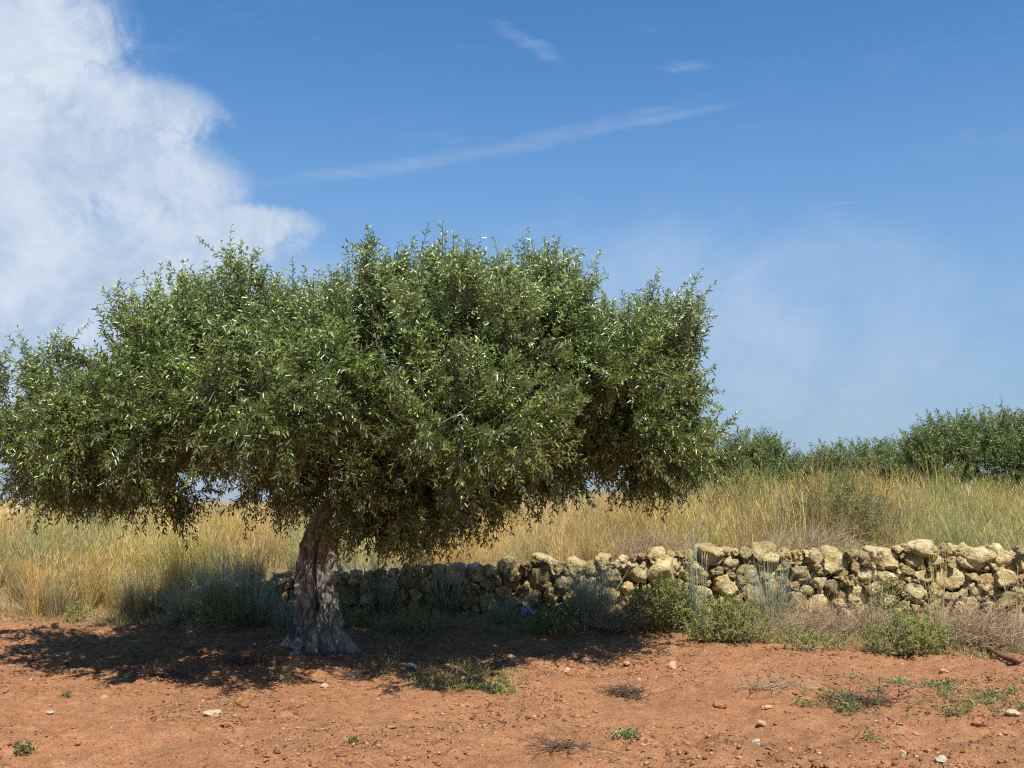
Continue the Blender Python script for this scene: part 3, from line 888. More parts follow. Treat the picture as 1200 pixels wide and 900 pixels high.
tuft(820, 746, 1.28, 46, .07, .07, .05, 'thin tall green stems rising past the wall top between two green shrubs', w=.010, hvar=.22, name='tall_grass_stalk', group='tall stalks before the wall', plume=.3)
tuft(1103, 765, 1.25, 26, .07, .08, .06, 'yellow dry stalks rising past the wall top behind the cushion bush', w=.010, cols=[STRAW, GOLD, YGREEN, BLUEG], hvar=.25, name='tall_grass_stalk', group='tall stalks before the wall', plume=.5)
tuft(1025, 752, .72, 12, .04, .08, .06, 'short straw coloured stalks at the left end of the cushion bush', w=.010, cols=[STRAW, STRAW, GOLD, STRAW], hvar=.2, name='tall_grass_stalk', group='tall stalks before the wall', plume=.5)
tuft(1192, 752, .95, 12, .05, .08, .06, 'straw stalks by the log at the right picture edge', w=.010, cols=[STRAW, GOLD, GOLD, STRAW], hvar=.2, name='tall_grass_stalk', group='tall stalks before the wall', plume=.5)
# dark wild stalks on the field
def field_stalk(u, Y, h, label, nb=14, cols=None):
    P = at(u, 600, Y); z = hgt(P[0], P[1])[0]
    bag = Bag(); root = np.stack([P[0] + .10 * r4.normal(size=nb), P[1] + .1 * r4.normal(size=nb), np.full(nb, z)], -1)
    hh_ = h * (.7 + .35 * r4.random(nb)); c = cmix(r4, nb, cols or [STRAW, BROWN, YGREEN], [1, 1, .5])
    V, Q, C, PP = blades(root, hh_, np.full(nb, .014), r4.random(nb) * 6.28, .12 * r4.random(nb), .10 * r4.random(nb), c, c, r4, segs=5, wpow=.5)
    bag.add(V, Q, C)
    for f in np.linspace(0, 1, 7):
        pos = PP[:, 3] * (1 - f) + PP[:, 5] * f
        V, Q, C, _ = blades(pos, np.full(nb, .13) * (1.2 - .6 * f), np.full(nb, .010), r4.random(nb) * 6.28, .4 + .3 * r4.random(nb), .1 * r4.random(nb), c, c, r4, segs=2)
        bag.add(V, Q, C)
    bag.make('tall_grass_stalk', M_BLADE, origin=(P[0], P[1], z), props=dict(label=label, cat='stalks', group='tall dry stalks in the field'))
field_stalk(955, 16.2, 1.95, 'tall dry stalks reaching above the field shrubs into the sky')
field_stalk(940, 15.6, 1.5, 'brown dry stalks just left of the dark field shrub')
field_stalk(1105, 19, 1.7, 'green stalks standing before the tallest olive at right', 8, [YGREEN, OLIVE, YGREEN])
field_stalk(1060, 18.5, 1.3, 'slim pale stalks before the left end of the big right olive', 8)

# --- shrubs
def shrub(name, P, rx, ry, rz, nclus, ns, nl, shootL, leafL, leafW, mat, label, group, cat='shrub', upright=.5, mind=.08, stemmat=None, seed=1, yellow=.1):
    r = np.random.default_rng(seed)
    root = empty(name, P, label, cat, group)
    C = np.array([P + np.array([0, 0, rz * .75]), P + np.array([-.45 * rx, 0, rz * .55]), P + np.array([.4 * rx, .1 * ry, rz * .6])])
    Rr = np.array([(rx * .75, ry * .8, rz * .8), (rx * .6, ry * .6, rz * .6), (rx * .6, ry * .6, rz * .62)])
    cc, cn, ci = shell_points(C, Rr, [2, 1, 1], nclus, mind, r, inner=.35)
    k = cc[:, 2] > P[2] + .015; cc, cn = cc[k], cn[k]
    (lv, lq, lt), (sv, sq), _ = foliage(cc, cn, np.full(len(cc), upright), ns, nl, shootL, leafL, leafW, r, spread=mind, axisL=shootL, yellow=yellow)
    b = Bag(); b.add(lv, lq, lt, 0); b.make('foliage', mat, parent=root, origin=P)
    b = Bag(); b.add(sv, sq)
    n = len(cc); T = np.linspace(0, 1, 5)[None, :, None]
    st = P + np.stack([.05 * rx * r.normal(size=n), .05 * ry * r.normal(size=n), np.zeros(n) - .02], -1)
    md = (st + cc) / 2 + .12 * rx * r.normal(size=(n, 3))
    B = (1 - T) ** 2 * st[:, None] + 2 * T * (1 - T) * md[:, None] + T * T * cc[:, None]
    V, Q = many_tubes(B, np.linspace(.005, .002, 5)[None] * np.ones((n, 1))); b.add(V, Q)
    b.make('stems', stemmat or M_DRY, parent=root, origin=P)
    return root

SG = 'green shrubs at the foot of the wall'
shrub('wild_shrub', ground_hit(780, 738), .44, .34, .34, 120, 7, 14, .09, .032, .013, M_LEAF_SHRUB, 'fresh green leafy shrub before the wall, right of the half shaded tuft', SG, seed=3)
shrub('wild_shrub', ground_hit(855, 753), .44, .32, .28, 120, 7, 16, .08, .026, .009, M_LEAF_SHRUB, 'fine leaved olive green shrub on the soil edge left of the tall grey tuft', SG, seed=4, yellow=.35)
shrub('wild_shrub', ground_hit(1066, 767), .44, .32, .22, 140, 7, 16, .075, .030, .008, M_LEAF_SHRUB, 'low dark green cushion bush at the soil edge on the right', SG, seed=5, upright=.9)
shrub('wild_shrub', ground_hit(262, 735), .34, .28, .28, 60, 6, 14, .11, .026, .010, M_LEAF_SHRUB, 'bright green bush in the tree shade left of the trunk', SG, seed=6, upright=.8)
shrub('wild_shrub', ground_hit(88, 729), .15, .13, .14, 26, 6, 12, .07, .024, .009, M_LEAF_SHRUB, 'tiny green bush at the foot of the golden left bank', SG, seed=7)
shrub('wild_shrub', ground_hit(1040, 735), .22, .2, .34, 40, 6, 12, .11, .024, .009, M_LEAF_SHRUB, 'small green bush against the wall above the cushion bush', SG, seed=8)
shrub('wild_shrub', ground_hit(948, 762), .38, .16, .11, 50, 6, 12, .07, .026, .011, M_LEAF_SHRUB, 'pale sprawling weed at the soil edge below the brown brush', SG, seed=9, yellow=.4)
shrub('wild_shrub', ground_hit(400, 735), .35, .2, .2, 40, 6, 12, .09, .026, .010, M_LEAF_SHRUB, 'low shaded weed clump behind the right side of the trunk base', SG, seed=10)
shrub('wild_shrub', ground_hit(480, 742), .35, .2, .18, 40, 6, 12, .09, .026, .010, M_LEAF_SHRUB, 'low shaded weed clump under the hanging branch', SG, seed=12)
P = at(982, 600, 16.8); P[2] = hgt(P[0], P[1])[0]
shrub('wild_shrub', P, .95, .8, .80, 170, 7, 16, .22, .04, .013, M_LEAF_FAR, 'dark rounded shrub in the field behind the wall, right of the tall dry stalks', 'shrubs in the field', seed=11, mind=.12)
P = at(880, 600, 19); P[2] = hgt(P[0], P[1])[0]
shrub('wild_shrub', P, .9, .8, .75, 150, 7, 16, .22, .04, .013, M_LEAF_SHRUB, 'yellowish green shrub in the field below the small round olive', 'shrubs in the field', seed=13, mind=.12, yellow=.5)

# ------------------------------------------------------------------ far olive trees
FARG = 'olive trees beyond the field'
def far_olive(u, v, Y, rx, rz, label, seed, n=240, leaf=.075):
    r = np.random.default_rng(seed)
    c = at(u, v, Y); gz_ = hgt(c[0], c[1])[0]
    base = np.array([c[0], c[1], gz_])
    root = empty('olive_tree', base, label, 'tree', FARG)
    k = 7
    C = c + np.concatenate([np.zeros((1, 3)), np.stack([rx * r.uniform(-.6, .6, k), rx * .6 * r.uniform(-1, 1, k), rz * r.uniform(-.35, .45, k)], -1)])
    Rr = np.concatenate([[[rx * .78, rx * .8, rz * .82]], np.stack([rx * r.uniform(.3, .5, k), rx * r.uniform(.3, .5, k), rz * r.uniform(.38, .6, k)], -1)])
    cc, cn, ci = shell_points(C, Rr, Rr.prod(1) ** .66, int(n * 1.5), .19, r, inner=.3, core=.25)
    kk_ = cc[:, 2] > gz_ + .1; cc, cn = cc[kk_], cn[kk_]
    (lv, lq, lt), (sv, sq), _ = foliage(cc, cn, .5 + .6 * cn[:, 2], 8, 14, .32, leaf * 1.15, leaf * .42, r, spread=.2, axisL=.4)
    b = Bag(); b.add(lv, lq, lt, 0); b.add(sv, sq, None, 1)
    b.make('crown', [M_LEAF_FAR, M_TWIG], parent=root, origin=base)
    # trunk with forking limbs
    b = Bag()
    hb = max(c[2] - gz_ - rz * .5, .35)
    T = np.linspace(0, 1, 8)
    path = base + np.stack([.15 * np.sin(T * 4), .1 * T, T * hb - .05], -1)
    V, Fq = tube(path, .20 - .06 * T, 10); b.add(V, Fq)
    for q_ in range(6):
        tgt = cc[r.integers(len(cc))]
        t = np.linspace(0, 1, 8)[:, None]
        m_ = (path[-1] + tgt) / 2 + np.array([0, 0, .2])
        Bz = (1 - t) ** 2 * (path[-1] - np.array([0, 0, .05])) + 2 * t * (1 - t) * m_ + t * t * tgt
        V, Fq = tube(Bz, np.linspace(.09, .015, 8), 6); b.add(V, Fq)
    b.make('trunk', M_BARK, parent=root, origin=base, smooth=True)

far_olive(1160, 545, 25, 2.6, 1.28, 'largest far olive, its tall dense crown closing the field at the right edge', 101, 520)
far_olive(884, 556, 25, .95, .82, 'small round far olive just right of the big tree\'s crown', 102, 170)
far_olive(1010, 563, 30, 2.1, .98, 'low dark far olive between the field shrub and the largest far olive', 103, 260)
far_olive(930, 572, 32, 1.9, .85, 'low far olive right of the small round one, behind the tall dry stalks', 104, 240)
far_olive(120, 535, 19, 1.5, 1.15, 'dark olive standing behind the big tree\'s left branches', 105, 330)
far_olive(800, 560, 29, 1.4, .95, 'far olive half hidden behind the big tree\'s lower right branches', 106, 220)
far_olive(1330, 540, 27, 2.2, 1.3, 'far olive beyond the right edge of the picture', 107, 300)

# ------------------------------------------------------------------ soil litter, gravel, seedlings
r5 = np.random.default_rng(55)
def soil_xy(n, bias=1.0):
    y = 5.6 + (14.2 - 5.6) * r5.random(n) ** bias
    x = r5.uniform(-1, 1, n) * (.56 * y + .6)
    k = (fbm(np.stack([x, y, 0 * x], -1) * .9, 3, 303) + .35 * r5.normal(size=n) > -.25) & (y < y_edge(x) + .2)
    return x[k], y[k]

def lumps(n, smin, smax, cols, flat=.7, pw=2.5, bias=1.0):
    x, y = soil_xy(n, bias)
    n = len(x)
    s = smin + (smax - smin) * r5.random(n) ** pw
    z = hgt(x, y)
    k = len(ico1V)
    jit = 1 + .40 * r5.normal(size=(n, k))
    jit = np.clip(jit, .35, 1.8)
    V = ico1V[None] * jit[..., None] * (s[:, None, None] * np.stack([1 + .35 * r5.normal(size=n), 1 + .35 * r5.normal(size=n), np.full(n, flat)], -1)[:, None])
    V = V + np.stack([x, y, z + s * flat * .25], -1)[:, None]
    Fx = (np.arange(n)[:, None, None] * k + ico1F[None]).reshape(-1, 3)
    c = cmix(r5, n, cols, np.ones(len(cols)), .15)
    return V.reshape(-1, 3), Fx, np.repeat(c, k, axis=0)

b = Bag(); b.add(*lumps(70000, .003, .020, [(.29, .135, .066), (.34, .165, .082), (.25, .112, .053), (.18, .082, .042)], .6, 3.2, .8))
b.make('soil_clods', M_CLOD, props=dict(label='crumbly red clods strewn over the tilled soil', cat='soil', kind='stuff'))
b = Bag(); b.add(*lumps(16000, .003, .015, [(.370, .220, .119), (.405, .273, .167), (.352, .189, .097), (.387, .290, .194)], .6, 3.2, .8))
b.make('gravel', M_CLOD, props=dict(label='small pale pebbles mixed into the red soil', cat='gravel', kind='stuff'))

# straw and dead leaves
n = 12000
x, y = soil_xy(n, .75)
n = len(x)
wgt = np.clip(sstep(1.6, .0, y_edge(x) - y) + .9 * np.exp(-(((x + 1.9) / 2.4) ** 2 + ((y - 11) / 1.3) ** 2)) + .32, 0, 1)
k = r5.random(n) < wgt; x, y = x[k], y[k]; n = len(x)
P = on_ground(x, y, .006)
D = nrm(np.stack([r5.normal(size=n), r5.normal(size=n), .25 * np.abs(r5.normal(size=n))], -1))
V, Q = leaves(P, D, np.tile([0, 0, 1.], (n, 1)) + .4 * r5.normal(size=(n, 3)), 0.02 + .09 * r5.random(n) ** 3, .004 + .006 * r5.random(n))
b = Bag(); b.add(V, Q, np.repeat(cmix(r5, n, [(.6, .48, .26), (.26, .17, .09), (.09, .06, .035), (.36, .26, .14)], [.7, 1.5, 2.2, .8]), 6, axis=0))
b.make('dry_litter', M_BLADE, props=dict(label='fallen leaves and straw bits on the soil under the tree and along the wall', cat='litter', kind='stuff'))

# low dry and green fringe between the soil and the wall
g = Bag()
n = 3000
x = r5.uniform(-9, 8.5, n); y = y_edge(x) + r5.uniform(-.35, 1.7, n)
k = (y < y_wall(x) - .05) | (x < -4.4); x, y = x[k], y[k]
P = on_ground(x, y)
shade_side = sstep(-4.5, .8, x) * sstep(1.4, -.2, x)
tussocks(g, P, 14, (.10 + .20 * r5.random(len(x))), np.full(len(x), .006), np.full(len(x), .10), r5, [.6, 1.2, 2, 4], [1.2, 3, 1, 1.5, .5, 4], lean=.6, curl=.6)
g.make('verge_grass', M_BLADE, props=dict(label='low dry grass along the edge between red soil and wall', cat='grass', kind='stuff'))

# seedlings
def rosettes(x, y, size, nl, cols, lw=.35, up=.5):
    n = len(x); i = np.repeat(np.arange(n), nl); m = len(i)
    az = r5.random(m) * 6.283
    rel = r5.normal(size=(m, 3)) * np.array([.45, .45, 0]) + np.stack([0 * az, 0 * az, up * .9 * r5.random(m)], -1)
    P = on_ground(x, y, .002)[i] + rel * size[i][:, None]
    D = np.stack([np.cos(az), np.sin(az), up * (.2 + 1.2 * r5.random(m))], -1)
    L = size[i] * (.22 + .36 * r5.random(m))
    V, Q = leaves(P, D, np.tile([0, 0, 1.], (m, 1)) + .5 * r5.normal(size=(m, 3)), L, L * lw)
    return V, Q, np.repeat(cmix(r5, m, cols, np.ones(len(cols)), .25), 6, axis=0)
GREENS = [(.16, .22, .06), (.20, .25, .08), (.25, .27, .10), (.15, .18, .07), (.26, .22, .11)]
x, y = soil_xy(9000, .8)
dens = fbm(np.stack([x, y, 0 * x], -1) * .7, 3, 61) + .25 * sstep(-4, 6, x) - .35 * sstep(0, -6, x)
k = dens + .25 * r5.normal(size=len(x)) > .05; x, y = x[k], y[k]
b = Bag(); b.add(*rosettes(x, y, .014 + .034 * r5.random(len(x)) ** 2.5, 10, GREENS + [(.17, .13, .07)]))
b.make('seedlings', M_BLADE, props=dict(label='tiny green seedlings sprinkled over the red soil', cat='weeds', kind='stuff'))

# --- single weeds and weed patches
WG = 'weeds growing on the red soil'
def weed(u, v, size, nl, label, cols=GREENS, patch=0, nplant=1, lw=.35, up=.6, py=1.0):
    P = ground_hit(u, v)
    if nplant > 5: nplant, patch = int(nplant * 2.2), patch * 1.25
    x = P[0] + r5.normal(size=nplant) * patch; y = P[1] + r5.normal(size=nplant) * patch * py
    b = Bag(); b.add(*rosettes(x, y, size * (.5 + .9 * r5.random(nplant) ** 2), nl * 3, cols, lw, up))
    b.make('weed_patch' if nplant > 1 else 'weed', M_BLADE, origin=P, props=dict(label=label, cat='weed', group=WG, **({'kind': 'stuff'} if nplant > 1 else {})))
PALE = [(.34, .38, .12), (.42, .42, .16), (.48, .42, .18), (.28, .33, .10)]
BLU = [(.20, .25, .11), (.26, .30, .14), (.15, .19, .08)]
weed(542, 800, .10, 14, 'pale grassy weed patch on the sunlit soil right of the trunk', PALE, .24, 26, .07, 1.3, 1.2)
weed(575, 812, .075, 16, 'fresh green weed at the right end of the pale grassy patch', GREENS, .07, 12, .35, .9)
weed(737, 866, .055, 9, 'pale blue green seedling with broad leaves, front of centre', BLU, .035, 7, .5, .8)
weed(985, 824, .07, 14, 'green weed against the dark dry weed heap on the right', GREENS, .11, 14, .3, .7)
weed(1066, 803, .055, 12, 'grey green sprawling weed patch below the cushion bush', BLU, .17, 16, .4, .6)
weed(1178, 822, .07, 12, 'large green weed patch at the right edge of the soil', GREENS, .28, 22, .35, .8, 1.5)
weed(1130, 826, .05, 10, 'thin grassy weed streak left of the large green weed patch', GREENS, .18, 30, .2, .8, .8)
weed(80, 818, .06, 16, 'small bright green weed alone on the bare soil at left', GREENS, .02, 4, .25, 1.0)
weed(30, 885, .06, 16, 'bright green weed in the bottom left corner', GREENS, .02, 4, .28, .8)
weed(412, 870, .05, 14, 'small green weed at the bottom, left of centre', GREENS, .02, 4, .3, .8)
weed(1022, 870, .06, 12, 'little upright green weed at the bottom right', GREENS, .02, 4, .3, 1.3)
weed(440, 790, .12, 12, 'dark grassy weed in the shade right of the trunk base', [(.09, .14, .035), (.13, .17, .05), (.25, .20, .1)], .10, 12, .07, 1.6)
weed(330, 802, .09, 16, 'pale grassy weed in front of the trunk', PALE, .05, 5, .07, 1.5)
weed(640, 745, .20, 18, 'shaded leafy weed at the soil edge below the blue plastic scrap', GREENS, .12, 8, .12, 1.5)

# --- dead twig heaps
TG_ = 'dead twig heaps on the soil'
place_brush(733, 815, .15, .11, .06, 170, 'small dark heap of dead twigs on the soil right of centre', 'twig heap', M_DARKDRY, .14, TG_, 'twig_heap')
place_brush(1010, 824, .30, .13, .04, 200, 'dark flat heap of dead weeds beside the green weed on the right', 'twig heap', M_DARKDRY, .14, TG_, 'twig_heap')
place_brush(660, 877, 0.2, .07, .02, 60, 'thin line of dark dead twigs near the bottom centre', 'twig heap', M_DARKDRY, .16, TG_, 'twig_heap')
place_brush(905, 805, .35, .14, .03, 120, 'greyish scatter of dead twigs between the pale rocks on the right', 'twig heap', M_DRY, .22, TG_, 'twig_heap')
place_brush(185, 792, .30, .14, .05, 150, 'dark twig heap at the front edge of the tree shadow on the left', 'twig heap', M_DARKDRY, .16, TG_, 'twig_heap')
place_brush(290, 778, .34, .16, .07, 190, 'dead twig heap in dappled shade against the left root', 'twig heap', M_DARKDRY, .18, TG_, 'twig_heap')
place_brush(428, 796, .20, .10, .05, 130, 'dark twig heap against the right side of the trunk base', 'twig heap', M_DARKDRY, .22, TG_, 'twig_heap')

# --- log
P = ground_hit(1172, 771); Q0 = ground_hit(1140, 760) + np.array([0, 0, .05]); Q1 = ground_hit(1196, 780) + np.array([0, 0, .035])
t = np.linspace(0, 1, 16)[:, None]
path = Q0 * (1 - t) + Q1 * t + np.concatenate([.02 * np.sin(t * 5), .02 * np.cos(t * 4), .012 * np.sin(t * 7)], 1)
b = Bag(); V, Fq = tube(path, .034 + .006 * np.sin(t[:, 0] * 9) - .008 * t[:, 0], 12); b.add(V, Fq)
V, Fq = tube(np.array([path[6], path[6] + [.06, -.10, .06], path[6] + [.08, -.20, .09]]), [.016, .011, .005], 7); b.add(V, Fq)
b.make('fallen_branch', mat_plain('brown_branch', (.17, .085, .05), .9, .2, 20, .3, .5), origin=P, smooth=True, props=dict(label='reddish brown fallen branch on the soil edge at the right', cat='branch'))

# --- loose rocks on the soil
RG = 'loose stones on the red soil'
def rock(u, v, w, h_, col, label, seed):
    P = ground_hit(u, v); rs = np.random.default_rng(seed)
    D = ico4V.copy()
    for _ in range(11):
        n_ = nrm(rs.normal(size=3)); D = D - np.clip(D @ n_ - rs.uniform(.5, .85), 0, None)[:, None] * n_
    D = D * np.array([w / 2, w * .38, h_ / 2]) * 1.25
    D = D + nrm(D) * (w * .09 * fbm(D / w * 4 + seed, 5, seed, .65))[:, None]
    a = rs.uniform(-.6, .6); D = np.stack([D[:, 0] * math.cos(a) - D[:, 1] * math.sin(a), D[:, 0] * math.sin(a) + D[:, 1] * math.cos(a), D[:, 2]], -1)
    b = Bag(); b.add(D + P + np.array([0, 0, h_ * .22]), ico4F, col)
    b.make('loose_stone', M_CLOD, origin=P, smooth=True, props=dict(label=label, cat='stone', group=RG))
PK, PL, WH, RD = (.387, .238, .141), (.422, .317, .202), (.387, .326, .246), (.317, .141, .069)
for a in ((687, 776, .10, .06, PK, 'pinkish wedge of stone below the half shaded grass tuft'),
          (734, 779, .075, .04, PK, 'small flat pink stone on the bare soil right of the pinkish wedge'),
          (788, 784, .10, .085, (.48, .30, .18), 'upright brownish stone on the soil below the fresh green shrub'),
          (665, 788, .055, .05, PL, 'small pale stone left of centre below the pinkish wedge'),
          (749, 798, .035, .03, WH, 'tiny white stone above the dark twig heap'),
          (844, 828, .10, .07, RD, 'rounded red clod as large as a fist right of the twig heap'),
          (380, 806, .07, .045, PL, 'small pale stone in front of the trunk base'),
          (250, 840, .12, .075, PL, 'largest pale angular stone on the soil at lower left'),
          (59, 837, .06, .035, WH, 'small white flat stone on the bare soil at far left'),
          (150, 794, .075, .05, PL, 'yellowish stone at the tip of the tree shadow'),
          (122, 820, .065, .035, PK, 'flat pinkish stone left of the largest pale stone'),
          (893, 850, .075, .05, PK, 'pink stone on the soil at lower right, upper one of a near pair'),
          (887, 872, .06, .045, WH, 'whitish stone below the pink one, among green seedlings'),
          (1103, 893, .07, .045, WH, 'bright white stone at the very bottom right'),
          (1059, 884, .04, .035, WH, 'small round white stone near the bottom, left of the bright white one'),
          (1187, 838, .085, .05, PL, 'pale slanted stone below the large green weed patch'),
          (1148, 850, .085, .06, RD, 'dull red clod left of the pale slanted stone'),
          (1106, 788, .08, .045, PK, 'pinkish stone on the soil below the cushion bush'),
          (900, 831, .08, .045, PK, 'flat pink stone between the round red clod and the dark weed heap')):
    rock(*a, seed=int(a[0]))
c = at(13, 599, 27); c[2] = hgt(c[0], c[1])[0] + .62
rs = np.random.default_rng(9)
D = ico4V.copy()
for _ in range(11):
    n_ = nrm(rs.normal(size=3)); D = D - np.clip(D @ n_ - rs.uniform(.6, .9), 0, None)[:, None] * n_
D = D * np.array([.45, .4, .8]); D += nrm(D) * (.05 * fbm(D * 4, 4, 3))[:, None]
b = Bag(); b.add(D + c - np.array([0, 0, .45]), ico4F, (.7, .0, 0))
b.make('boulder', M_STONE, origin=c, smooth=True, props=dict(label='pale boulder standing out of the far dry grass at the left', cat='boulder'))

# --- litter scraps
def scrap(name, u, v, w, mat, label, seed, dy=0):
    P = ground_hit(u, v) + np.array([0, dy, 0]); P[2] = hgt(P[0], P[1])[0]
    n = 22
    X, Y = np.meshgrid(np.linspace(-.5, .5, n), np.linspace(-.5, .5, n))
    Q = np.stack([X.ravel(), Y.ravel(), 0 * X.ravel()], -1)
    rr_ = np.hypot(Q[:, 0], Q[:, 1])
    z = .55 * (1 - (rr_ / .72) ** 2) + .22 * fbm(Q * 4 + seed, 4, seed)
    Q = np.stack([Q[:, 0] * (1 + .2 * fbm(Q * 3, 2, seed + 5)), Q[:, 1] * .8, np.maximum(z, .02)], -1) * w
    k = (np.arange(n - 1)[:, None] * n + np.arange(n - 1)[None]).ravel()
    top = Q; bot = Q - np.array([0, 0, .004])
    V = np.vstack([top, bot]) + P; m = n * n
    F1 = np.stack([k, k + 1, k + n + 1, k + n], -1); F2 = F1[:, ::-1] + m
    rim = np.concatenate([np.arange(n), np.arange(2 * n - 1, m, n), np.arange(m - 2, m - n - 1, -1), np.arange(m - 2 * n, 0, -n)])
    r2_ = np.roll(rim, -1)
    F3 = np.stack([rim, rim + m, r2_ + m, r2_], -1)
    b = Bag(); b.add(V, [F1, F2, F3])
    b.make(name, mat, origin=P, smooth=True, props=dict(label=label, cat='litter'))
scrap('plastic_scrap', 619, 722, .20, M_BLUE, 'crumpled pale blue plastic scrap in shade at the foot of the wall', 3)
scrap('plastic_scrap', 1047, 742, .14, M_WHITE, 'greyish plastic scrap at the wall foot behind the cushion bush', 8)
scrap('paper_scrap', 483, 784, .08, M_WHITE, 'crumpled whitish scrap on the soil in dappled shade right of the trunk', 12)

# ------------------------------------------------------------------ sky, clouds, sun
S = np.array([.20, -.60, 1.0]); S = S / np.linalg.norm(S)
ELEV = math.asin(S[2]); AZ = math.atan2(S[0], S[1])
world = bpy.data.worlds.new('World'); sc.world = world; world.use_nodes = True
nt = world.node_tree; nt.nodes.clear(); L = nt.links.new
wout = nt.nodes.new('ShaderNodeOutputWorld')
sky = N(nt, 'ShaderNodeTexSky', sky_type='NISHITA', sun_disc=False, sun_elevation=ELEV, sun_rotation=AZ, altitude=100, air_density=1.0, dust_density=.15, ozone_density=3.0)
bg = N(nt, 'ShaderNodeBackground', i={'Strength': .107}); hsv = N(nt, 'ShaderNodeHueSaturation', i={'Saturation': 1.25}); L(sky.outputs[0], hsv.inputs['Color']); L(hsv.outputs[0], bg.inputs[0])

def m2(op, a, b=None, c=None, clamp=False):
    n = N(nt, 'ShaderNodeMath', operation=op, use_clamp=clamp)
    for s, x in zip(n.inputs, (a, b, c)):
        if x is None: continue
        if hasattr(x, 'links'): L(x, s)
        else: s.default_value = x
    return n.outputs[0]
tcn = N(nt, 'ShaderNodeTexCoord'); gen = tcn.outputs['Generated']
sx = N(nt, 'ShaderNodeSeparateXYZ'); L(gen, sx.inputs[0])
az = m2('ARCTAN2', sx.outputs[0], sx.outputs[1]); el = m2('ARCSINE', sx.outputs[2])
def wn(scale, det, rough, dist, sxyz=(1, 1, 1), rot=(0, 0, 0)):
    mp = N(nt, 'ShaderNodeMapping', i={'Scale': sxyz, 'Rotation': rot}); 
    cb_ = N(nt, 'ShaderNodeCombineXYZ'); L(az, cb_.inputs[0]); L(el, cb_.inputs[1]); L(cb_.outputs[0], mp.inputs[0])
    return noise_node(nt, mp.outputs[0], scale, det, rough, dist)
def ang(u, v):
    d = ray(u, v); d = d / np.linalg.norm(d)
    return math.atan2(d[0], d[1]), math.asin(d[2])
PXR = 1 / 1150.0
w1 = m2('SUBTRACT', wn(9, 6, .62, .4), .5); w2 = m2('SUBTRACT', wn(26, 6, .65, .8), .5)
azw = m2('ADD', az, m2('MULTIPLY', w1, .10)); elw = m2('ADD', el, m2('MULTIPLY', w2, .045))
def blob(u, v, ru, rv, rot=0, warp=True, a_=None, e_=None):
    a0, e0 = ang(u, v)
    A = m2('SUBTRACT', a_ if a_ is not None else (azw if warp else az), a0); E = m2('SUBTRACT', e_ if e_ is not None else (elw if warp else el), e0)
    c_, s_ = math.cos(rot), math.sin(rot)
    p = m2('ADD', m2('MULTIPLY', A, c_ / (ru * PXR)), m2('MULTIPLY', E, s_ / (ru * PXR)))
    q_ = m2('ADD', m2('MULTIPLY', A, -s_ / (rv * PXR)), m2('MULTIPLY', E, c_ / (rv * PXR)))
    return m2('SUBTRACT', 1.0, m2('ADD', m2('MULTIPLY', p, p), m2('MULTIPLY', q_, q_)))
def smooth01(x, a, b):
    n = N(nt, 'ShaderNodeMapRange', interpolation_type='SMOOTHSTEP', i={1: a, 2: b, 3: 0, 4: 1}); L(x, n.inputs[0]); return n.outputs[0]
big = None
for bb in ((0, 40, 130, 110), (60, 60, 80, 40), (-20, 200, 150, 160), (150, 128, 105, 42), (90, 190, 160, 70), (190, 215, 95, 45), (280, 262, 92, 26), (220, 285, 120, 45), (40, 300, 220, 60), (-250, 150, 260, 240), (0, 352, 190, 48)):
    x = blob(*bb); big = x if big is None else m2('SMOOTH_MAX', big, x, .25)
w5 = m2('SUBTRACT', wn(70, 5, .65, .5), .5)
det = m2('ADD', m2('ADD', m2('MULTIPLY', w1, 1.3), m2('MULTIPLY', w2, 1.3)), m2('MULTIPLY', w5, .5))
cl_a = m2('MULTIPLY', smooth01(m2('ADD', big, det), -.32, .82), .90)
low = m2('MULTIPLY', smooth01(blob(100, 410, 520, 150), -.2, 1.0), .72)       # bluish veil under the cloud
veil = m2('MULTIPLY', smooth01(m2('ADD', blob(760, 400, 420, 150), m2('MULTIPLY', w1, 1.6)), -.2, 1.1), .32)
stk_n = wn(16, 6, .65, .3, (1, 4, 1), (0, 0, -.25))
st = m2('MULTIPLY', smooth01(m2('ADD', m2('SMOOTH_MAX', m2('SMOOTH_MAX', blob(470, 194, 200, 9, .17, False), blob(640, 163, 170, 10, .19, False), .3), blob(780, 138, 95, 6, .12, False), .3), m2('MULTIPLY', m2('SUBTRACT', stk_n, .5), 4.0)), -.6, 2.0), .18)
w3 = m2('MULTIPLY', smooth01(m2('ADD', m2('SMOOTH_MAX', m2('SMOOTH_MAX', blob(610, 46, 58, 11, -.42, False), blob(800, 78, 34, 8, -.1, False), .1), m2('SMOOTH_MAX', blob(990, 238, 20, 3, 0, False), blob(986, 250, 20, 3, 0, False), .1), .1), m2('MULTIPLY', m2('SUBTRACT', stk_n, .5), 5.0)), -.1, 2.2), .24)
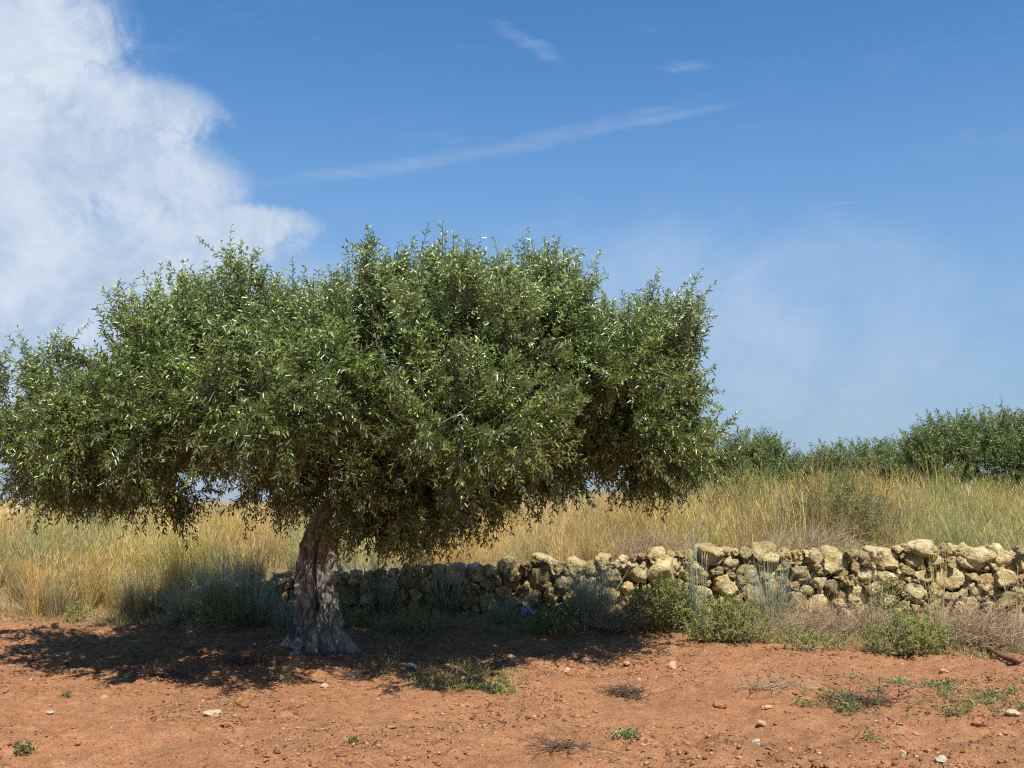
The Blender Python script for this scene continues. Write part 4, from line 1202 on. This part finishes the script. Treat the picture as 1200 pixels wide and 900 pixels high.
w4 = m2('MULTIPLY', smooth01(m2('SUBTRACT', wn(5, 7, .68, .6, (1, 3.2, 1), (0, 0, -.2)), .02), .52, .80), .16)
alpha = m2('MAXIMUM', m2('MAXIMUM', m2('MAXIMUM', cl_a, low), m2('MAXIMUM', veil, st)), m2('MAXIMUM', w3, w4))
ctone = ramp(nt, m2('ADD', m2('ADD', wn(9, 7, .62, .5), m2('MULTIPLY', w2, .35)), m2('MULTIPLY', el, .35)), [(.40, (.34, .43, .56)), (.60, (.47, .54, .64)), (.80, (.60, .65, .71))])
bgc = N(nt, 'ShaderNodeBackground', i={'Strength': .85}); L(ctone, bgc.inputs[0])
hz_a = m2('MULTIPLY', smooth01(el, .50, -.04), .90)
bgh = N(nt, 'ShaderNodeBackground', i={'Color': (.205, .300, .440, 1), 'Strength': .835})
mh = nt.nodes.new('ShaderNodeMixShader'); L(hz_a, mh.inputs[0]); L(bg.outputs[0], mh.inputs[1]); L(bgh.outputs[0], mh.inputs[2])
mx = nt.nodes.new('ShaderNodeMixShader'); L(alpha, mx.inputs[0]); L(mh.outputs[0], mx.inputs[1]); L(bgc.outputs[0], mx.inputs[2])
L(mx.outputs[0], wout.inputs[0])

sun = bpy.data.lights.new('sun', 'SUN'); sun.energy = 5.0; sun.angle = R(.53); sun.color = (1, .945, .86)
so = bpy.data.objects.new('sun', sun); COL.objects.link(so)
so.rotation_euler = Vector((-S[0], -S[1], -S[2])).to_track_quat('-Z', 'Y').to_euler()

cam = bpy.data.cameras.new('camera'); co = bpy.data.objects.new('camera', cam); COL.objects.link(co)
cam.sensor_width = 36; cam.lens = 36 * F / 1200; cam.clip_end = 8000; cam.clip_start = .05
co.location = (0, 0, CAMZ); co.rotation_euler = (math.pi / 2 + PITCH, 0, 0)
sc.camera = co
sc.cycles.use_denoising = False; sc.cycles.filter_width = 1.2
vs = sc.view_settings
vs.view_transform = 'Standard'; vs.look = 'None'; vs.exposure = .61; vs.gamma = 1; vs.use_curve_mapping = False
